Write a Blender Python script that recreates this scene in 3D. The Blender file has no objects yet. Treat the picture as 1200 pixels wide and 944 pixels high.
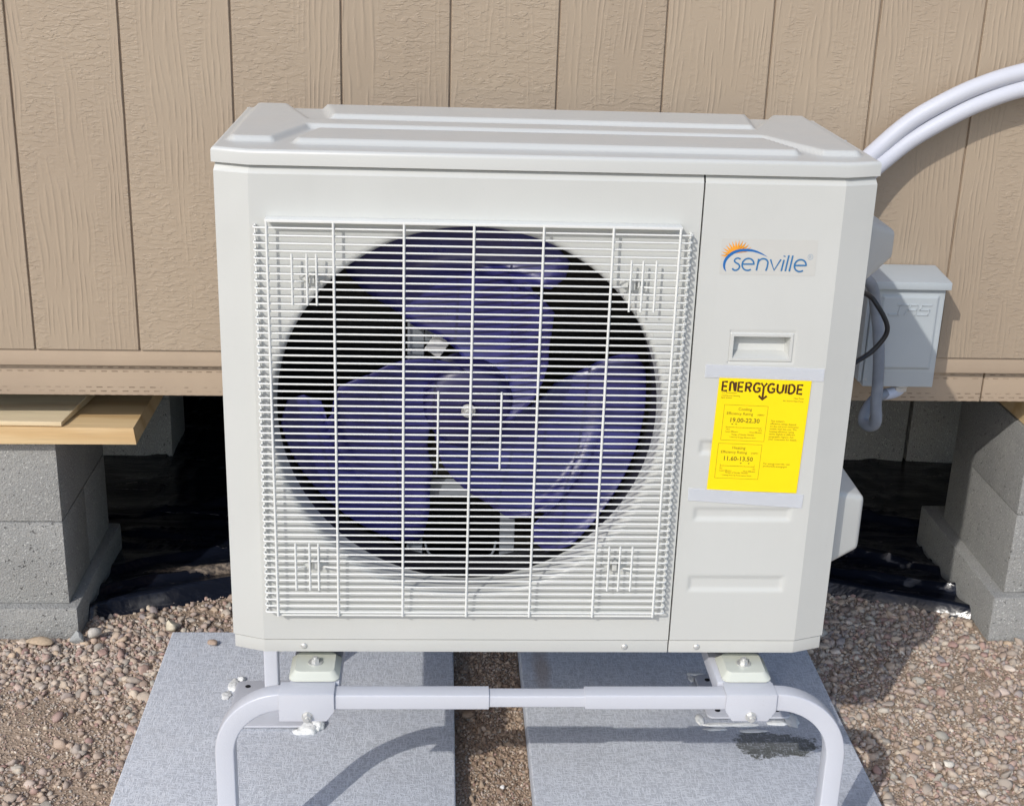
import bpy, bmesh, math, random
import numpy as np
from mathutils import Vector, Matrix, noise
random.seed(7)
rng = np.random.default_rng(11)
S = bpy.context.scene
C = S.collection

# ------------------------------------------------------------------ camera
CAM = (0.3148, -1.9209, 1.1300)
YAW, PITCH, ROLL, FPX = 0.0593, 0.3516, -0.0329, 1612.2
def cam_axes():
    cy, sy = math.cos(YAW), math.sin(YAW); cp, sp = math.cos(PITCH), math.sin(PITCH)
    cr, sr = math.cos(ROLL), math.sin(ROLL)
    f = Vector((sy*cp, cy*cp, -sp)); r0 = Vector((cy, -sy, 0)); d0 = f.cross(r0)
    return cr*r0 + sr*d0, -sr*r0 + cr*d0, f
r_, d_, f_ = cam_axes()
cam = bpy.data.objects.new('camera', bpy.data.cameras.new('camera')); C.objects.link(cam)
M = Matrix((r_, -d_, -f_)).transposed().to_4x4(); M.translation = Vector(CAM)
cam.matrix_world = M
cam.data.sensor_width = 36; cam.data.lens = 36*FPX/1200
cam.data.clip_start = 0.05; cam.data.clip_end = 500
S.camera = cam

# ------------------------------------------------------------------ sky and sun
SUNDIR = Vector((0.75, 1.2, -1.0)).normalized()          # direction the light travels
w = bpy.data.worlds.new('World'); S.world = w; w.use_nodes = True
nt = w.node_tree; bg = nt.nodes['Background']
sky = nt.nodes.new('ShaderNodeTexSky'); sky.sky_type = 'NISHITA'; sky.sun_disc = False
sky.sun_elevation = math.asin(-SUNDIR.z)
sky.sun_rotation = math.atan2(-SUNDIR.x, -SUNDIR.y)
sky.altitude = 600; sky.air_density = 1.0; sky.dust_density = 2.0
nt.links.new(sky.outputs[0], bg.inputs[0]); bg.inputs[1].default_value = 0.15
sl = bpy.data.lights.new('sun', 'SUN'); sl.energy = 2.0; sl.angle = math.radians(0.5); sl.color = (1, 0.955, 0.89)
so = bpy.data.objects.new('sun', sl); C.objects.link(so)
so.rotation_euler = SUNDIR.to_track_quat('-Z', 'Y').to_euler(); so.location = (-3, -5, 5)
S.view_settings.view_transform = 'Standard'; S.view_settings.look = 'None'
S.view_settings.exposure = 0.33; S.view_settings.gamma = 1

# ------------------------------------------------------------------ material helpers
class MT:
    def __init__(s, name, color=(.5,.5,.5), rough=.6, metal=0.0, spec=0.5):
        s.m = bpy.data.materials.new(name); s.m.use_nodes = True
        s.t = s.m.node_tree; s.b = s.t.nodes['Principled BSDF']
        s.b.inputs['Base Color'].default_value = (*color, 1); s.b.inputs['Roughness'].default_value = rough
        s.b.inputs['Metallic'].default_value = metal; s.b.inputs['Specular IOR Level'].default_value = spec
        s._h = None
    def n(s, typ, ins=None, **kw):
        nd = s.t.nodes.new('ShaderNode'+typ)
        for k, v in kw.items(): setattr(nd, k, v)
        for k, v in (ins or {}).items():
            if isinstance(v, bpy.types.NodeSocket): s.t.links.new(v, nd.inputs[k])
            elif v is not None:
                try: nd.inputs[k].default_value = v
                except Exception: nd.inputs[k].default_value = (*v, 1)
        return nd
    def coord(s, scale=(1,1,1), rand=False, loc=None):
        tc = s.n('TexCoord').outputs['Object']
        if rand:
            oi = s.n('ObjectInfo').outputs['Random']
            cx = s.n('CombineXYZ', {0: s.math('MULTIPLY', oi, 37.0), 1: s.math('MULTIPLY', oi, 11.0), 2: s.math('MULTIPLY', oi, 71.0)}).outputs[0]
            tc = s.n('VectorMath', {0: tc, 1: cx}, operation='ADD').outputs[0]
        return s.n('Mapping', {'Vector': tc, 'Scale': scale, 'Location': loc or (0,0,0)}).outputs[0]
    def math(s, op, a, b=None, c=None, clamp=False):
        return s.n('Math', {0: a, 1: b, 2: c}, operation=op, use_clamp=clamp).outputs[0]
    def noise(s, vec, scale=5, detail=4, rough=.55, dist=0.0):
        return s.n('TexNoise', {'Vector': vec, 'Scale': scale, 'Detail': detail, 'Roughness': rough, 'Distortion': dist}).outputs[0]
    def ramp(s, fac, stops):
        r = s.n('ValToRGB', {0: fac}); e = r.color_ramp.elements
        while len(e) < len(stops): e.new(0.5)
        for i, (p, c) in enumerate(stops):
            e[i].position = p; e[i].color = (*c, 1) if len(c) == 3 else c
        return r.outputs[0]
    def rng(s, v, a, b, c=0.0, d=1.0):
        return s.n('MapRange', {0: v, 1: a, 2: b, 3: c, 4: d}).outputs[0]
    def mix(s, f, a, b):
        nd = s.n('Mix', data_type='RGBA')
        for k, v in ((0, f), (6, a), (7, b)):
            if isinstance(v, bpy.types.NodeSocket): s.t.links.new(v, nd.inputs[k])
            else: nd.inputs[k].default_value = v if k == 0 else (*v, 1)
        return nd.outputs[2]
    def set(s, k, v): s.t.links.new(v, s.b.inputs[k]); return s
    def bump(s, h, dist=.001, strength=1.0):
        nd = s.n('Bump', {'Height': h, 'Distance': dist, 'Strength': strength}); s.t.links.new(nd.outputs[0], s.b.inputs['Normal']); return s

def paint(name, col, rough=.35, var=.04, bumpd=.00012, grime=0.0):
    m = MT(name, col, rough); c = m.coord((1,1,1))
    n1 = m.noise(c, 6, 5); n2 = m.noise(c, 420, 2)
    cc = m.mix(m.rng(n1, .3, .7), tuple(x*(1-var) for x in col), tuple(min(1, x*(1+var*.5)) for x in col))
    if grime:
        sz = m.n('SeparateXYZ', {0: c}).outputs[2]
        low = m.math('ADD', m.rng(sz, .22, -.01, 0, 1), m.math('MULTIPLY', m.math('SUBTRACT', m.noise(c, 12, 5, .7), .5), 1.2))
        sp = m.math('MULTIPLY', m.rng(m.noise(c, 260, 2, .5), .66, .74), m.rng(m.noise(c, 7, 3), .4, .7))
        streak = m.rng(m.noise(m.n('Mapping', {'Vector': c, 'Scale': (60, 60, 2.5)}).outputs[0], 1.0, 4, .6), .55, .8)
        cc = m.mix(m.math('MULTIPLY', m.rng(low, .35, 1.2), grime), cc, (.36,.31,.25))
        cc = m.mix(m.math('MULTIPLY', sp, grime*1.6), cc, (.33,.29,.24))
        cc = m.mix(m.math('MULTIPLY', streak, grime*.35), cc, (.40,.38,.34))
    m.set('Base Color', cc)
    m.set('Roughness', m.rng(m.noise(c, 14, 4), .3, .7, rough*.85, rough*1.2))
    m.bump(n2, bumpd); return m.m

M_CAB = paint('cream_white_cabinet_paint', (.545,.555,.532), .36, grime=.12)
M_LID = paint('cream_white_lid_paint', (.54,.55,.53), .33, .015, .00004, grime=.10)
M_GRILL = paint('white_grille_coating', (.71,.72,.695), .4)
M_STAND = paint('white_powder_coat', (.55,.57,.625), .33, .03, .0002, grime=.10)
M_FOOT = paint('cream_enamel', (.58,.60,.53), .22)
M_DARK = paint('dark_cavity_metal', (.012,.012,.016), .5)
M_BRKT = paint('galvanised_bracket', (.20,.22,.25), .45, .15)
M_STEEL = MT('zinc_steel', (.62,.62,.60), .42, .55); _c = M_STEEL.coord(); M_STEEL.set('Roughness', M_STEEL.rng(M_STEEL.noise(_c, 220, 3), .3, .7, .28, .55)); M_STEEL = M_STEEL.m
M_ALU = MT('bright_motor_bracket', (.75,.75,.76), .4, .3).m
M_BLACK = paint('black_rubber', (.016,.017,.02), .45)
M_CAULK = MT('white_sealant', (.72,.73,.72), .4); M_CAULK.bump(M_CAULK.noise(M_CAULK.coord(), 160, 4), .002); M_CAULK = M_CAULK.m
M_BOX = paint('grey_enclosure_paint', (.44,.48,.50), .38, .05)
M_PIPE = paint('white_line_cover', (.54,.555,.61), .42, .03)

def mk_blade():
    m = MT('deep_blue_blade_plastic', (.035,.03,.16), .34); c = m.coord()
    n1 = m.noise(c, 9, 5, .6)
    m.set('Base Color', m.mix(m.rng(n1, .35, .7), (.012,.010,.085), (.036,.038,.185))); m.set('Roughness', m.rng(n1, .35, .7, .45, .25))
    m.bump(m.noise(c, 60, 3), .0004); return m.m
M_BLADE = mk_blade(); M_HUB = paint('near_black_hub_plastic', (.014,.012,.075), .4)

def mk_coil():
    m = MT('condenser_fins', (.05,.05,.055), .5, .6); c = m.coord()
    wv = m.n('TexWave', {'Vector': c, 'Scale': 160.0}, wave_type='BANDS', bands_direction='X').outputs[1]
    m.set('Base Color', m.mix(wv, (.010,.010,.011), (.075,.07,.065))); return m.m
M_COIL = mk_coil()

def mk_whip():
    m = MT('blue_grey_flexible_conduit', (.23,.25,.31), .45); c = m.coord()
    m.set('Base Color', m.mix(m.rng(m.noise(c, 25, 3), .3, .7), (.19,.215,.255), (.27,.30,.35)))
    return m.m
M_WHIP = mk_whip()

def mk_siding():
    m = MT('tan_painted_wood_grain_siding', (.50,.385,.28), .55, spec=.4)
    base = m.coord((1,1,1), rand=True)
    # cathedral grain: stretched, distorted vertical rings
    warp = m.noise(m.n('Mapping', {'Vector': base, 'Scale': (5,5,1.3)}).outputs[0], 1.0, 3)
    sx = m.n('SeparateXYZ', {0: base}).outputs
    ph = m.math('ADD', m.math('MULTIPLY', sx[0], 95.0), m.math('MULTIPLY', warp, 10.0))
    lines = m.math('POWER', m.math('ABSOLUTE', m.math('SINE', m.math('MULTIPLY', ph, 3.14159))), 5.0)
    brk = m.rng(m.noise(m.n('Mapping', {'Vector': base, 'Scale': (60,60,14)}).outputs[0], 1.0, 3), .40, .58)
    vert = m.math('MULTIPLY', lines, brk)
    # rough sawn stipple: short horizontal squiggles
    st = m.n('Mapping', {'Vector': base, 'Scale': (50,50,150)}).outputs[0]
    n1 = m.noise(st, 1.0, 2, .55, .5)
    hz = m.n('MapRange', {0: n1, 1: .47, 2: .56, 3: 0.0, 4: 1.0}, interpolation_type='SMOOTHSTEP').outputs[0]
    hz = m.math('MULTIPLY', hz, m.rng(m.noise(base, 55, 2), .35, .6, .3, 1.0))
    patch = m.rng(m.noise(m.n('Mapping', {'Vector': base, 'Scale': (14,14,2.2)}).outputs[0], 1.0, 2), .44, .56)
    h = m.math('ADD', m.math('MULTIPLY', vert, m.math('SUBTRACT', 1.0, patch)), m.math('MULTIPLY', m.math('MULTIPLY', hz, .8), patch))
    h = m.math('ADD', h, m.math('MULTIPLY', m.noise(base, 150, 3), .25))
    m.bump(h, .00085, 1.0)
    big = m.noise(base, 2.3, 4)
    m.set('Base Color', m.mix(m.rng(big, .3, .7), (.35,.277,.203), (.392,.314,.23)))
    return m.m
M_SIDE = mk_siding()

def mk_trim(incise):
    m = MT('tan_painted_lumber' + ('_incised' if incise else ''), (.47,.35,.25), .6)
    b = m.coord((1,1,1)); sp = m.n('SeparateXYZ', {0: b}).outputs
    g = m.noise(m.n('Mapping', {'Vector': b, 'Scale': (4,60,120)}).outputs[0], 1.0, 4)
    col = m.mix(m.rng(m.noise(b, 5, 4), .3, .7), (.385,.30,.22), (.44,.345,.252))
    h = m.math('MULTIPLY', g, .5)
    if incise:
        row = m.math('DIVIDE', sp[2], .0085)
        ri = m.math('FLOOR', row); rf = m.math('SUBTRACT', row, ri)
        wob = m.math('MULTIPLY', m.noise(m.n('Mapping', {'Vector': b, 'Scale': (9,1,1)}).outputs[0], 1.0, 2), .9)
        xx = m.math('ADD', m.math('DIVIDE', sp[0], .021), m.math('ADD', m.math('MULTIPLY', ri, .37), wob))
        xf = m.math('FRACT', xx)
        inx = m.math('LESS_THAN', m.math('ABSOLUTE', m.math('SUBTRACT', xf, .5)), .27)
        inz = m.math('LESS_THAN', m.math('ABSOLUTE', m.math('SUBTRACT', rf, .5)), .13)
        dep = m.rng(m.noise(b, 26, 3), .42, .62)
        # the rows run along the top and the bottom of the board, not its middle
        zz = m.math('ABSOLUTE', m.math('SUBTRACT', sp[2], .191))
        band = m.math('GREATER_THAN', zz, .0125)
        k = m.math('MULTIPLY', m.math('MULTIPLY', m.math('MULTIPLY', inx, inz), band), dep)
        col = m.mix(m.math('MULTIPLY', k, .6), col, (.12,.08,.05))
        h = m.math('SUBTRACT', h, m.math('MULTIPLY', k, 2.0))
    m.set('Base Color', col); m.bump(h, .0008); return m.m
M_TRIM = mk_trim(False); M_SKIRT = mk_trim(True)

def mk_block():
    m = MT('grey_concrete_block', (.30,.30,.29), .9, spec=.2); b = m.coord((1,1,1), rand=True)
    v = m.n('TexVoronoi', {'Vector': b, 'Scale': 230.0}).outputs[0]
    n = m.noise(b, 330, 3); sp = m.rng(m.noise(b, 210, 2), .62, .70)
    col = m.mix(m.rng(m.noise(b, 7, 5), .3, .7), (.305,.308,.30), (.37,.37,.358))
    col = m.mix(m.math('MULTIPLY', m.rng(n, .35, .65), .55), col, (.20,.20,.195))
    col = m.mix(sp, col, (.52,.52,.50))
    pit = m.rng(m.noise(b, 120, 2), .33, .27)
    col = m.mix(m.math('MULTIPLY', pit, .7), col, (.10,.10,.10))
    col = m.mix(m.math('MULTIPLY', m.rng(m.noise(b, 16, 5, .7), .52, .75), .3), col, (.42,.41,.385)); m.set('Base Color', col)
    m.bump(m.math('SUBTRACT', m.math('ADD', m.math('MULTIPLY', v, .6), n), m.math('MULTIPLY', pit, 1.5)), .0022); return m.m
M_BLOCK = mk_block()

def mk_slab():
    m = MT('broomed_concrete_slab', (.5,.51,.53), .85, spec=.25); b = m.coord((1,1,1))
    nx = m.noise(m.n('Mapping', {'Vector': b, 'Scale': (430,70,1)}).outputs[0], 1.0, 2, .6)
    ny = m.noise(m.n('Mapping', {'Vector': b, 'Scale': (85,400,1)}).outputs[0], 1.0, 2, .6)
    f = m.noise(b, 420, 3, .6)
    h = m.math('ADD', m.math('MAXIMUM', nx, ny), m.math('MULTIPLY', f, .6))
    col = m.mix(m.rng(m.noise(b, 4, 5), .3, .7), (.62,.65,.71), (.70,.73,.78))
    col = m.mix(m.math('MULTIPLY', m.rng(m.math('MAXIMUM', nx, ny), .60, .49), .62), col, (.36,.385,.43))
    col = m.mix(m.math('MULTIPLY', m.rng(f, .55, .7), .5), col, (.80,.83,.88))
    col = m.mix(m.math('MULTIPLY', m.rng(m.noise(b, 11, 6, .7, .4), .50, .72), .22), col, (.43,.43,.44))
    col = m.mix(m.math('MULTIPLY', m.rng(m.noise(b, 75, 3, .6), .70, .76), .5), col, (.30,.29,.27))
    sp = m.n('SeparateXYZ', {0: b}).outputs
    # rust line on the right-hand slab, wet patch by its outer leg
    def blob(cx, cy, rx, ry, amp, sc, lo, hi):
        dx = m.math('DIVIDE', m.math('SUBTRACT', sp[0], cx), rx); dy = m.math('DIVIDE', m.math('SUBTRACT', sp[1], cy), ry)
        d = m.math('SQRT', m.math('ADD', m.math('MULTIPLY', dx, dx), m.math('MULTIPLY', dy, dy)))
        d = m.math('ADD', d, m.math('MULTIPLY', m.math('SUBTRACT', m.noise(b, sc, 4, .7), .5), amp))
        return m.rng(d, hi, lo)
    wet = m.math('MAXIMUM', blob(.950, .322, .045, .048, 1.3, 60, .92, 1.05), blob(1.005, .318, .060, .036, 1.3, 60, .92, 1.05))
    wet = m.math('MULTIPLY', wet, m.rng(m.math('MAXIMUM', nx, ny), .72, .55, .35, 1.0))
    col = m.mix(wet, col, (.10,.105,.09))
    damp = blob(.95, .40, .20, .13, .7, 22, .5, 1.1)
    col = m.mix(m.math('MULTIPLY', damp, .32), col, (.28,.30,.35))
    rust = blob(.545, .60, .022, .10, .8, 40, .3, 1.1)
    col = m.mix(m.math('MULTIPLY', rust, .45), col, (.32,.20,.12))
    damp2 = blob(1.10, .12, .06, .09, 1.4, 30, .5, 1.0)
    col = m.mix(m.math('MULTIPLY', damp2, .35), col, (.26,.27,.30))
    m.set('Base Color', col); m.set('Roughness', m.rng(wet, 0, 1, .85, .45))
    m.bump(h, .0016); return m.m
M_SLAB = mk_slab()

def mk_wood(name, a, c2):
    m = MT(name, a, .65); b = m.coord((1,1,1), rand=True)
    warp = m.noise(m.n('Mapping', {'Vector': b, 'Scale': (2,12,12)}).outputs[0], 1.0, 3)
    sp = m.n('SeparateXYZ', {0: b}).outputs
    ph = m.math('ADD', m.math('ADD', m.math('MULTIPLY', sp[1], 75.0), m.math('MULTIPLY', sp[2], 60.0)), m.math('MULTIPLY', warp, 7.0))
    g = m.rng(m.math('SINE', ph), -1, 1)
    col = m.mix(m.math('POWER', g, 3.0), a, c2)
    fine = m.noise(m.n('Mapping', {'Vector': b, 'Scale': (8,300,300)}).outputs[0], 1.0, 3)
    col = m.mix(m.math('MULTIPLY', m.rng(fine, .45, .7), .25), col, tuple(x*.6 for x in c2))
    m.set('Base Color', col); m.bump(m.math('ADD', g, fine), .0004); return m.m
M_WOOD = mk_wood('fresh_pine', (.70,.52,.29), (.58,.39,.19))
M_WOOD2 = mk_wood('pale_pine', (.78,.66,.45), (.66,.52,.32))

def mk_dirt():
    m = MT('dry_brown_dirt', (.3,.22,.16), .95, spec=.15); b = m.coord((1,1,1))
    n = m.noise(b, 60, 5, .7); v = m.n('TexVoronoi', {'Vector': b, 'Scale': 170.0}).outputs[0]
    col = m.mix(m.rng(m.noise(b, 6, 5), .3, .7), (.34,.26,.195), (.44,.35,.27))
    col = m.mix(m.math('MULTIPLY', m.rng(n, .4, .7), .5), col, (.20,.14,.10))
    m.set('Base Color', col); m.bump(m.math('ADD', n, m.math('MULTIPLY', v, .7)), .004); return m.m
M_DIRT = mk_dirt()

def mk_stone():
    m = MT('mixed_pink_grey_gravel', (.4,.33,.3), .8, spec=.25)
    r = m.n('NewGeometry').outputs['Random Per Island']
    col = m.ramp(r, [(0,(.29,.23,.20)),(.10,(.47,.38,.31)),(.22,(.30,.29,.275)),(.32,(.52,.43,.35)),(.42,(.34,.22,.21)),(.52,(.45,.42,.38)),
                     (.60,(.55,.44,.33)),(.68,(.28,.26,.28)),(.76,(.60,.54,.45)),(.84,(.40,.33,.31)),(.90,(.36,.36,.33)),(.96,(.74,.69,.62)),(1,(.37,.23,.21))])
    col = m.n('Mix', {6: col, 7: (1.06,1.01,.95,1)}, data_type='RGBA', blend_type='MULTIPLY'); col.inputs[0].default_value = 1.0; col = col.outputs[2]
    b = m.coord((1,1,1)); n = m.noise(b, 300, 4, .65)
    col = m.mix(m.math('MULTIPLY', m.rng(n, .35, .7), .35), col, (.42,.34,.275))
    m.set('Base Color', col); m.bump(n, .0008); return m.m
M_STONE = mk_stone()
def mk_stone1(name, col):
    m = MT(name, col, .75, spec=.3); n = m.noise(m.coord(rand=True), 180, 4, .6)
    m.set('Base Color', m.mix(m.rng(n, .3, .7), tuple(x*.8 for x in col), tuple(min(1,x*1.15) for x in col))); m.bump(n, .0006); return m.m

def mk_plastic():
    m = MT('black_plastic_sheeting', (.006,.008,.014), .26, spec=.40); b = m.coord((1,1,1))
    w1 = m.noise(m.n('Mapping', {'Vector': b, 'Scale': (4,16,10)}).outputs[0], 1.0, 4, .6, .5)
    w2 = m.noise(m.n('Mapping', {'Vector': b, 'Scale': (45,90,20)}).outputs[0], 1.0, 3, .6)
    d = m.rng(m.noise(b, 9, 5, .7), .70, .88); fi = m.rng(m.noise(b, 120, 3), .45, .6)
    sp = m.n('SeparateXYZ', {0: b}).outputs
    dx = m.math('DIVIDE', m.math('SUBTRACT', sp[0], -.25), .10); dy = m.math('DIVIDE', m.math('SUBTRACT', sp[1], 1.07), .022)
    pd = m.math('ADD', m.math('SQRT', m.math('ADD', m.math('MULTIPLY', dx, dx), m.math('MULTIPLY', dy, dy))), m.math('MULTIPLY', m.math('SUBTRACT', m.noise(b, 40, 4, .7), .5), 2.0))
    mud = m.rng(pd, 1.1, .7)
    ln = m.noise(m.n('Mapping', {'Vector': b, 'Scale': (1.6,11,4)}).outputs[0], 1.0, 2, .4, .3)
    ln = m.math('SUBTRACT', 1.0, m.math('MULTIPLY', m.math('ABSOLUTE', m.math('SUBTRACT', m.math('FRACT', m.math('MULTIPLY', ln, 5.0)), .5)), 26.0), clamp=True)
    ln = m.math('MULTIPLY', ln, m.math('MULTIPLY', m.rng(m.noise(b, 7, 3), .52, .60), m.rng(m.noise(b, 55, 3, .7), .45, .58)))
    ln = m.math('MULTIPLY', ln, m.math('GREATER_THAN', sp[1], .93))
    dust = m.math('MAXIMUM', m.math('MULTIPLY', d, fi), mud)
    m.set('Base Color', m.mix(m.math('MAXIMUM', m.math('MULTIPLY', dust, .22), m.math('MULTIPLY', mud, m.rng(m.noise(b, 90, 3), .35, .6))), (.006,.008,.015), (.26,.21,.165)))
    m.set('Base Color', m.mix(m.math('MULTIPLY', ln, .85), m.mix(m.math('MAXIMUM', m.math('MULTIPLY', dust, .22), m.math('MULTIPLY', mud, m.rng(m.noise(b, 90, 3), .35, .6))), (.006,.008,.015), (.26,.21,.165)), (.40,.37,.34)))
    m.set('Roughness', m.rng(dust, 0, 1, .22, .85))
    m.bump(m.math('ADD', w1, m.math('MULTIPLY', w2, .10)), .005); return m.m
M_PLASTIC = mk_plastic()

def flat(name, col, rough=.5):
    m = MT(name, col, rough); n = m.noise(m.coord(), 30, 3)
    m.set('Base Color', m.mix(m.rng(n, .3, .7), tuple(x*.97 for x in col), col)); return m.m
M_YEL = flat('yellow_label_paper', (.93,.70,.0), .45)
M_INK = flat('dark_brown_ink', (.07,.025,.003), .5)
M_INK2 = flat('thin_olive_ink', (.20,.15,.005), .5)
M_INK3 = flat('faint_olive_ink', (.48,.42,.01), .5)
M_BLUE = flat('logo_blue_ink', (.01,.13,.40), .4)
M_TXT = flat('logo_lettering_ink', (.03,.16,.36), .4)
M_REG = flat('faint_grey_blue_ink', (.30,.40,.50), .4)
M_ORANGE = flat('logo_orange_ink', (.80,.33,.03), .4)
M_DECAL = flat('clear_decal_film', (.54,.54,.51), .33)
M_RED = flat('faded_red_print', (.62,.42,.46), .5)
def mk_tape():
    m = MT('glossy_clear_tape', (.74,.77,.83), .15)
    m.b.inputs['Alpha'].default_value = .38; return m.m
M_TAPE = mk_tape()

# ------------------------------------------------------------------ object helpers
def mesh_obj(name, me, mat, parent=None, loc=None):
    o = bpy.data.objects.new(name, me); C.objects.link(o)
    if mat is not None and not me.materials: me.materials.append(mat)
    if parent is not None: o.parent = parent
    if loc: o.location = loc
    return o
def bm_obj(name, bm, mat, parent=None, smooth=True, loc=None, ang=35):
    bmesh.ops.recalc_face_normals(bm, faces=bm.faces)
    me = bpy.data.meshes.new(name); bm.to_mesh(me); bm.free()
    if smooth: shade(me, ang)
    return mesh_obj(name, me, mat, parent, loc)
def shade(me, ang=35):
    me.polygons.foreach_set('use_smooth', [True]*len(me.polygons))
    me.set_sharp_from_angle(angle=math.radians(ang))
def thing(name, label, cat, loc=(0,0,0), group=None, rz=0):
    o = bpy.data.objects.new(name, None); C.objects.link(o); o.location = loc; o.rotation_euler = (0,0,rz)
    o.empty_display_size = .1
    return tag(o, label, cat, group)
def tag(o, label, cat, group=None):
    o['label'] = label; o['category'] = cat
    if group: o['group'] = group
    return o
def struct(o): o['kind'] = 'structure'; return o

def box(bm, x0, x1, y0, y1, z0, z1, bev=0.0, seg=2, rot=None):
    vs = [bm.verts.new((x, y, z)) for x in (x0, x1) for y in (y0, y1) for z in (z0, z1)]
    fs = [bm.faces.new([vs[i] for i in q]) for q in ((0,1,3,2),(4,6,7,5),(0,4,5,1),(2,3,7,6),(0,2,6,4),(1,5,7,3))]
    if rot: bmesh.ops.transform(bm, matrix=rot, verts=vs)
    if bev > 0:
        es = list({e for f in fs for e in f.edges})
        bmesh.ops.bevel(bm, geom=es, offset=bev, segments=seg, profile=.6, affect='EDGES')
    return vs
def box_obj(name, x0, x1, y0, y1, z0, z1, mat, parent=None, bev=.0008, seg=2, rot=None):
    bm = bmesh.new(); box(bm, x0, x1, y0, y1, z0, z1, bev, seg, rot); return bm_obj(name, bm, mat, parent)

def sweep(bm, pts, prof, up=None, caps=True):
    """sweep a 2D profile along 3D points; up fixes the frame (planar paths), otherwise parallel transport"""
    pts = [Vector(p) for p in pts]; rings = []; nrm = None
    for i, p in enumerate(pts):
        a = pts[max(i-1, 0)]; b = pts[min(i+1, len(pts)-1)]; t = (b-a).normalized()
        if up is not None: n1 = Vector(up)
        else:
            if nrm is None: nrm = t.orthogonal().normalized()
            nrm = (nrm - t*nrm.dot(t)).normalized(); n1 = nrm
        n2 = t.cross(n1).normalized()
        rings.append([bm.verts.new(p + n1*u + n2*v) for u, v in prof])
    k = len(prof)
    for A, B in zip(rings, rings[1:]):
        for j in range(k): bm.faces.new((A[j], A[(j+1) % k], B[(j+1) % k], B[j]))
    if caps: bm.faces.new(rings[0][::-1]); bm.faces.new(rings[-1])
def circ(r, n=12): return [(r*math.cos(2*math.pi*i/n), r*math.sin(2*math.pi*i/n)) for i in range(n)]
def rrect(w_, h_, r, n=4):
    out = []
    for cx, cy, a0 in ((w_/2-r, h_/2-r, 0), (-w_/2+r, h_/2-r, 90), (-w_/2+r, -h_/2+r, 180), (w_/2-r, -h_/2+r, 270)):
        for i in range(n+1):
            a = math.radians(a0 + 90*i/n); out.append((cx + r*math.cos(a), cy + r*math.sin(a)))
    return out
def catmull(P, n=8):
    P = [Vector(p) for p in P]; Q = [P[0]*2-P[1]] + P + [P[-1]*2-P[-2]]; out = []
    for i in range(1, len(Q)-2):
        for k in range(n):
            t = k/n; a, b, c, d = Q[i-1:i+3]
            out.append(.5*((2*b) + (c-a)*t + (2*a-5*b+4*c-d)*t*t + (3*b-a-3*c+d)*t**3))
    out.append(P[-1]); return out
def tube_obj(name, pts, r, mat, parent=None, n=12, smooth_n=8):
    bm = bmesh.new(); sweep(bm, catmull(pts, smooth_n) if smooth_n else pts, circ(r, n)); return bm_obj(name, bm, mat, parent, ang=50)
def grid_obj(name, xs, zs, fn, mat, parent=None, skip=None, ang=40):
    """fn(u, v) -> (x, y, z)"""
    nx, nz = len(xs), len(zs)
    V = [fn(u, v) for v in zs for u in xs]; F = []
    for j in range(nz-1):
        for i in range(nx-1):
            if skip and skip((xs[i]+xs[i+1])/2, (zs[j]+zs[j+1])/2): continue
            a = j*nx+i; F.append((a, a+1, a+nx+1, a+nx))
    me = bpy.data.meshes.new(name); me.from_pydata(V, [], F); me.update(); shade(me, ang)
    return mesh_obj(name, me, mat, parent)
def extrude_poly(bm, pts2, y0, y1, plane='xz', bev=0.0):
    f = (lambda a, b, c: (a, c, b)) if plane == 'xz' else (lambda a, b, c: (a, b, c)) if plane == 'xy' else (lambda a, b, c: (c, a, b))
    A = [bm.verts.new(f(a, b, y0)) for a, b in pts2]; B = [bm.verts.new(f(a, b, y1)) for a, b in pts2]
    fs = [bm.faces.new(A), bm.faces.new(B[::-1])]; n = len(A)
    for i in range(n): fs.append(bm.faces.new((A[i], B[i], B[(i+1) % n], A[(i+1) % n])))
    if bev:
        bmesh.ops.bevel(bm, geom=list({e for q in fs for e in q.edges}), offset=bev, segments=2, profile=.6, affect='EDGES')
def sstep(a, b, x):
    t = min(1, max(0, (x-a)/(b-a))); return t*t*(3-2*t)
def hexbolt(name, loc, axis, mat, parent, r=.006, h=.005, washer=.009):
    bm = bmesh.new()
    bmesh.ops.create_cone(bm, cap_ends=True, segments=20, radius1=washer, radius2=washer, depth=.0015, matrix=Matrix.Translation((0,0,.00075)))
    vs = bmesh.ops.create_cone(bm, cap_ends=True, segments=6, radius1=r, radius2=r*.96, depth=h, matrix=Matrix.Translation((0,0,.0015+h/2)))
    bmesh.ops.create_cone(bm, cap_ends=True, segments=12, radius1=r*.55, radius2=r*.5, depth=h*.5, matrix=Matrix.Translation((0,0,.0015+h*1.2)))
    bmesh.ops.transform(bm, matrix=Matrix.Translation(loc) @ Vector(axis).to_track_quat('Z','Y').to_matrix().to_4x4(), verts=bm.verts)
    return bm_obj(name, bm, mat, parent)
def screw(name, loc, parent, r=.0052):
    bm = bmesh.new()
    bmesh.ops.create_uvsphere(bm, u_segments=16, v_segments=8, radius=r)
    bmesh.ops.transform(bm, matrix=Matrix.Translation(loc) @ Matrix.Diagonal((1,.5,1,1)), verts=bm.verts)
    return bm_obj(name, bm, M_STEEL, parent)

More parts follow.
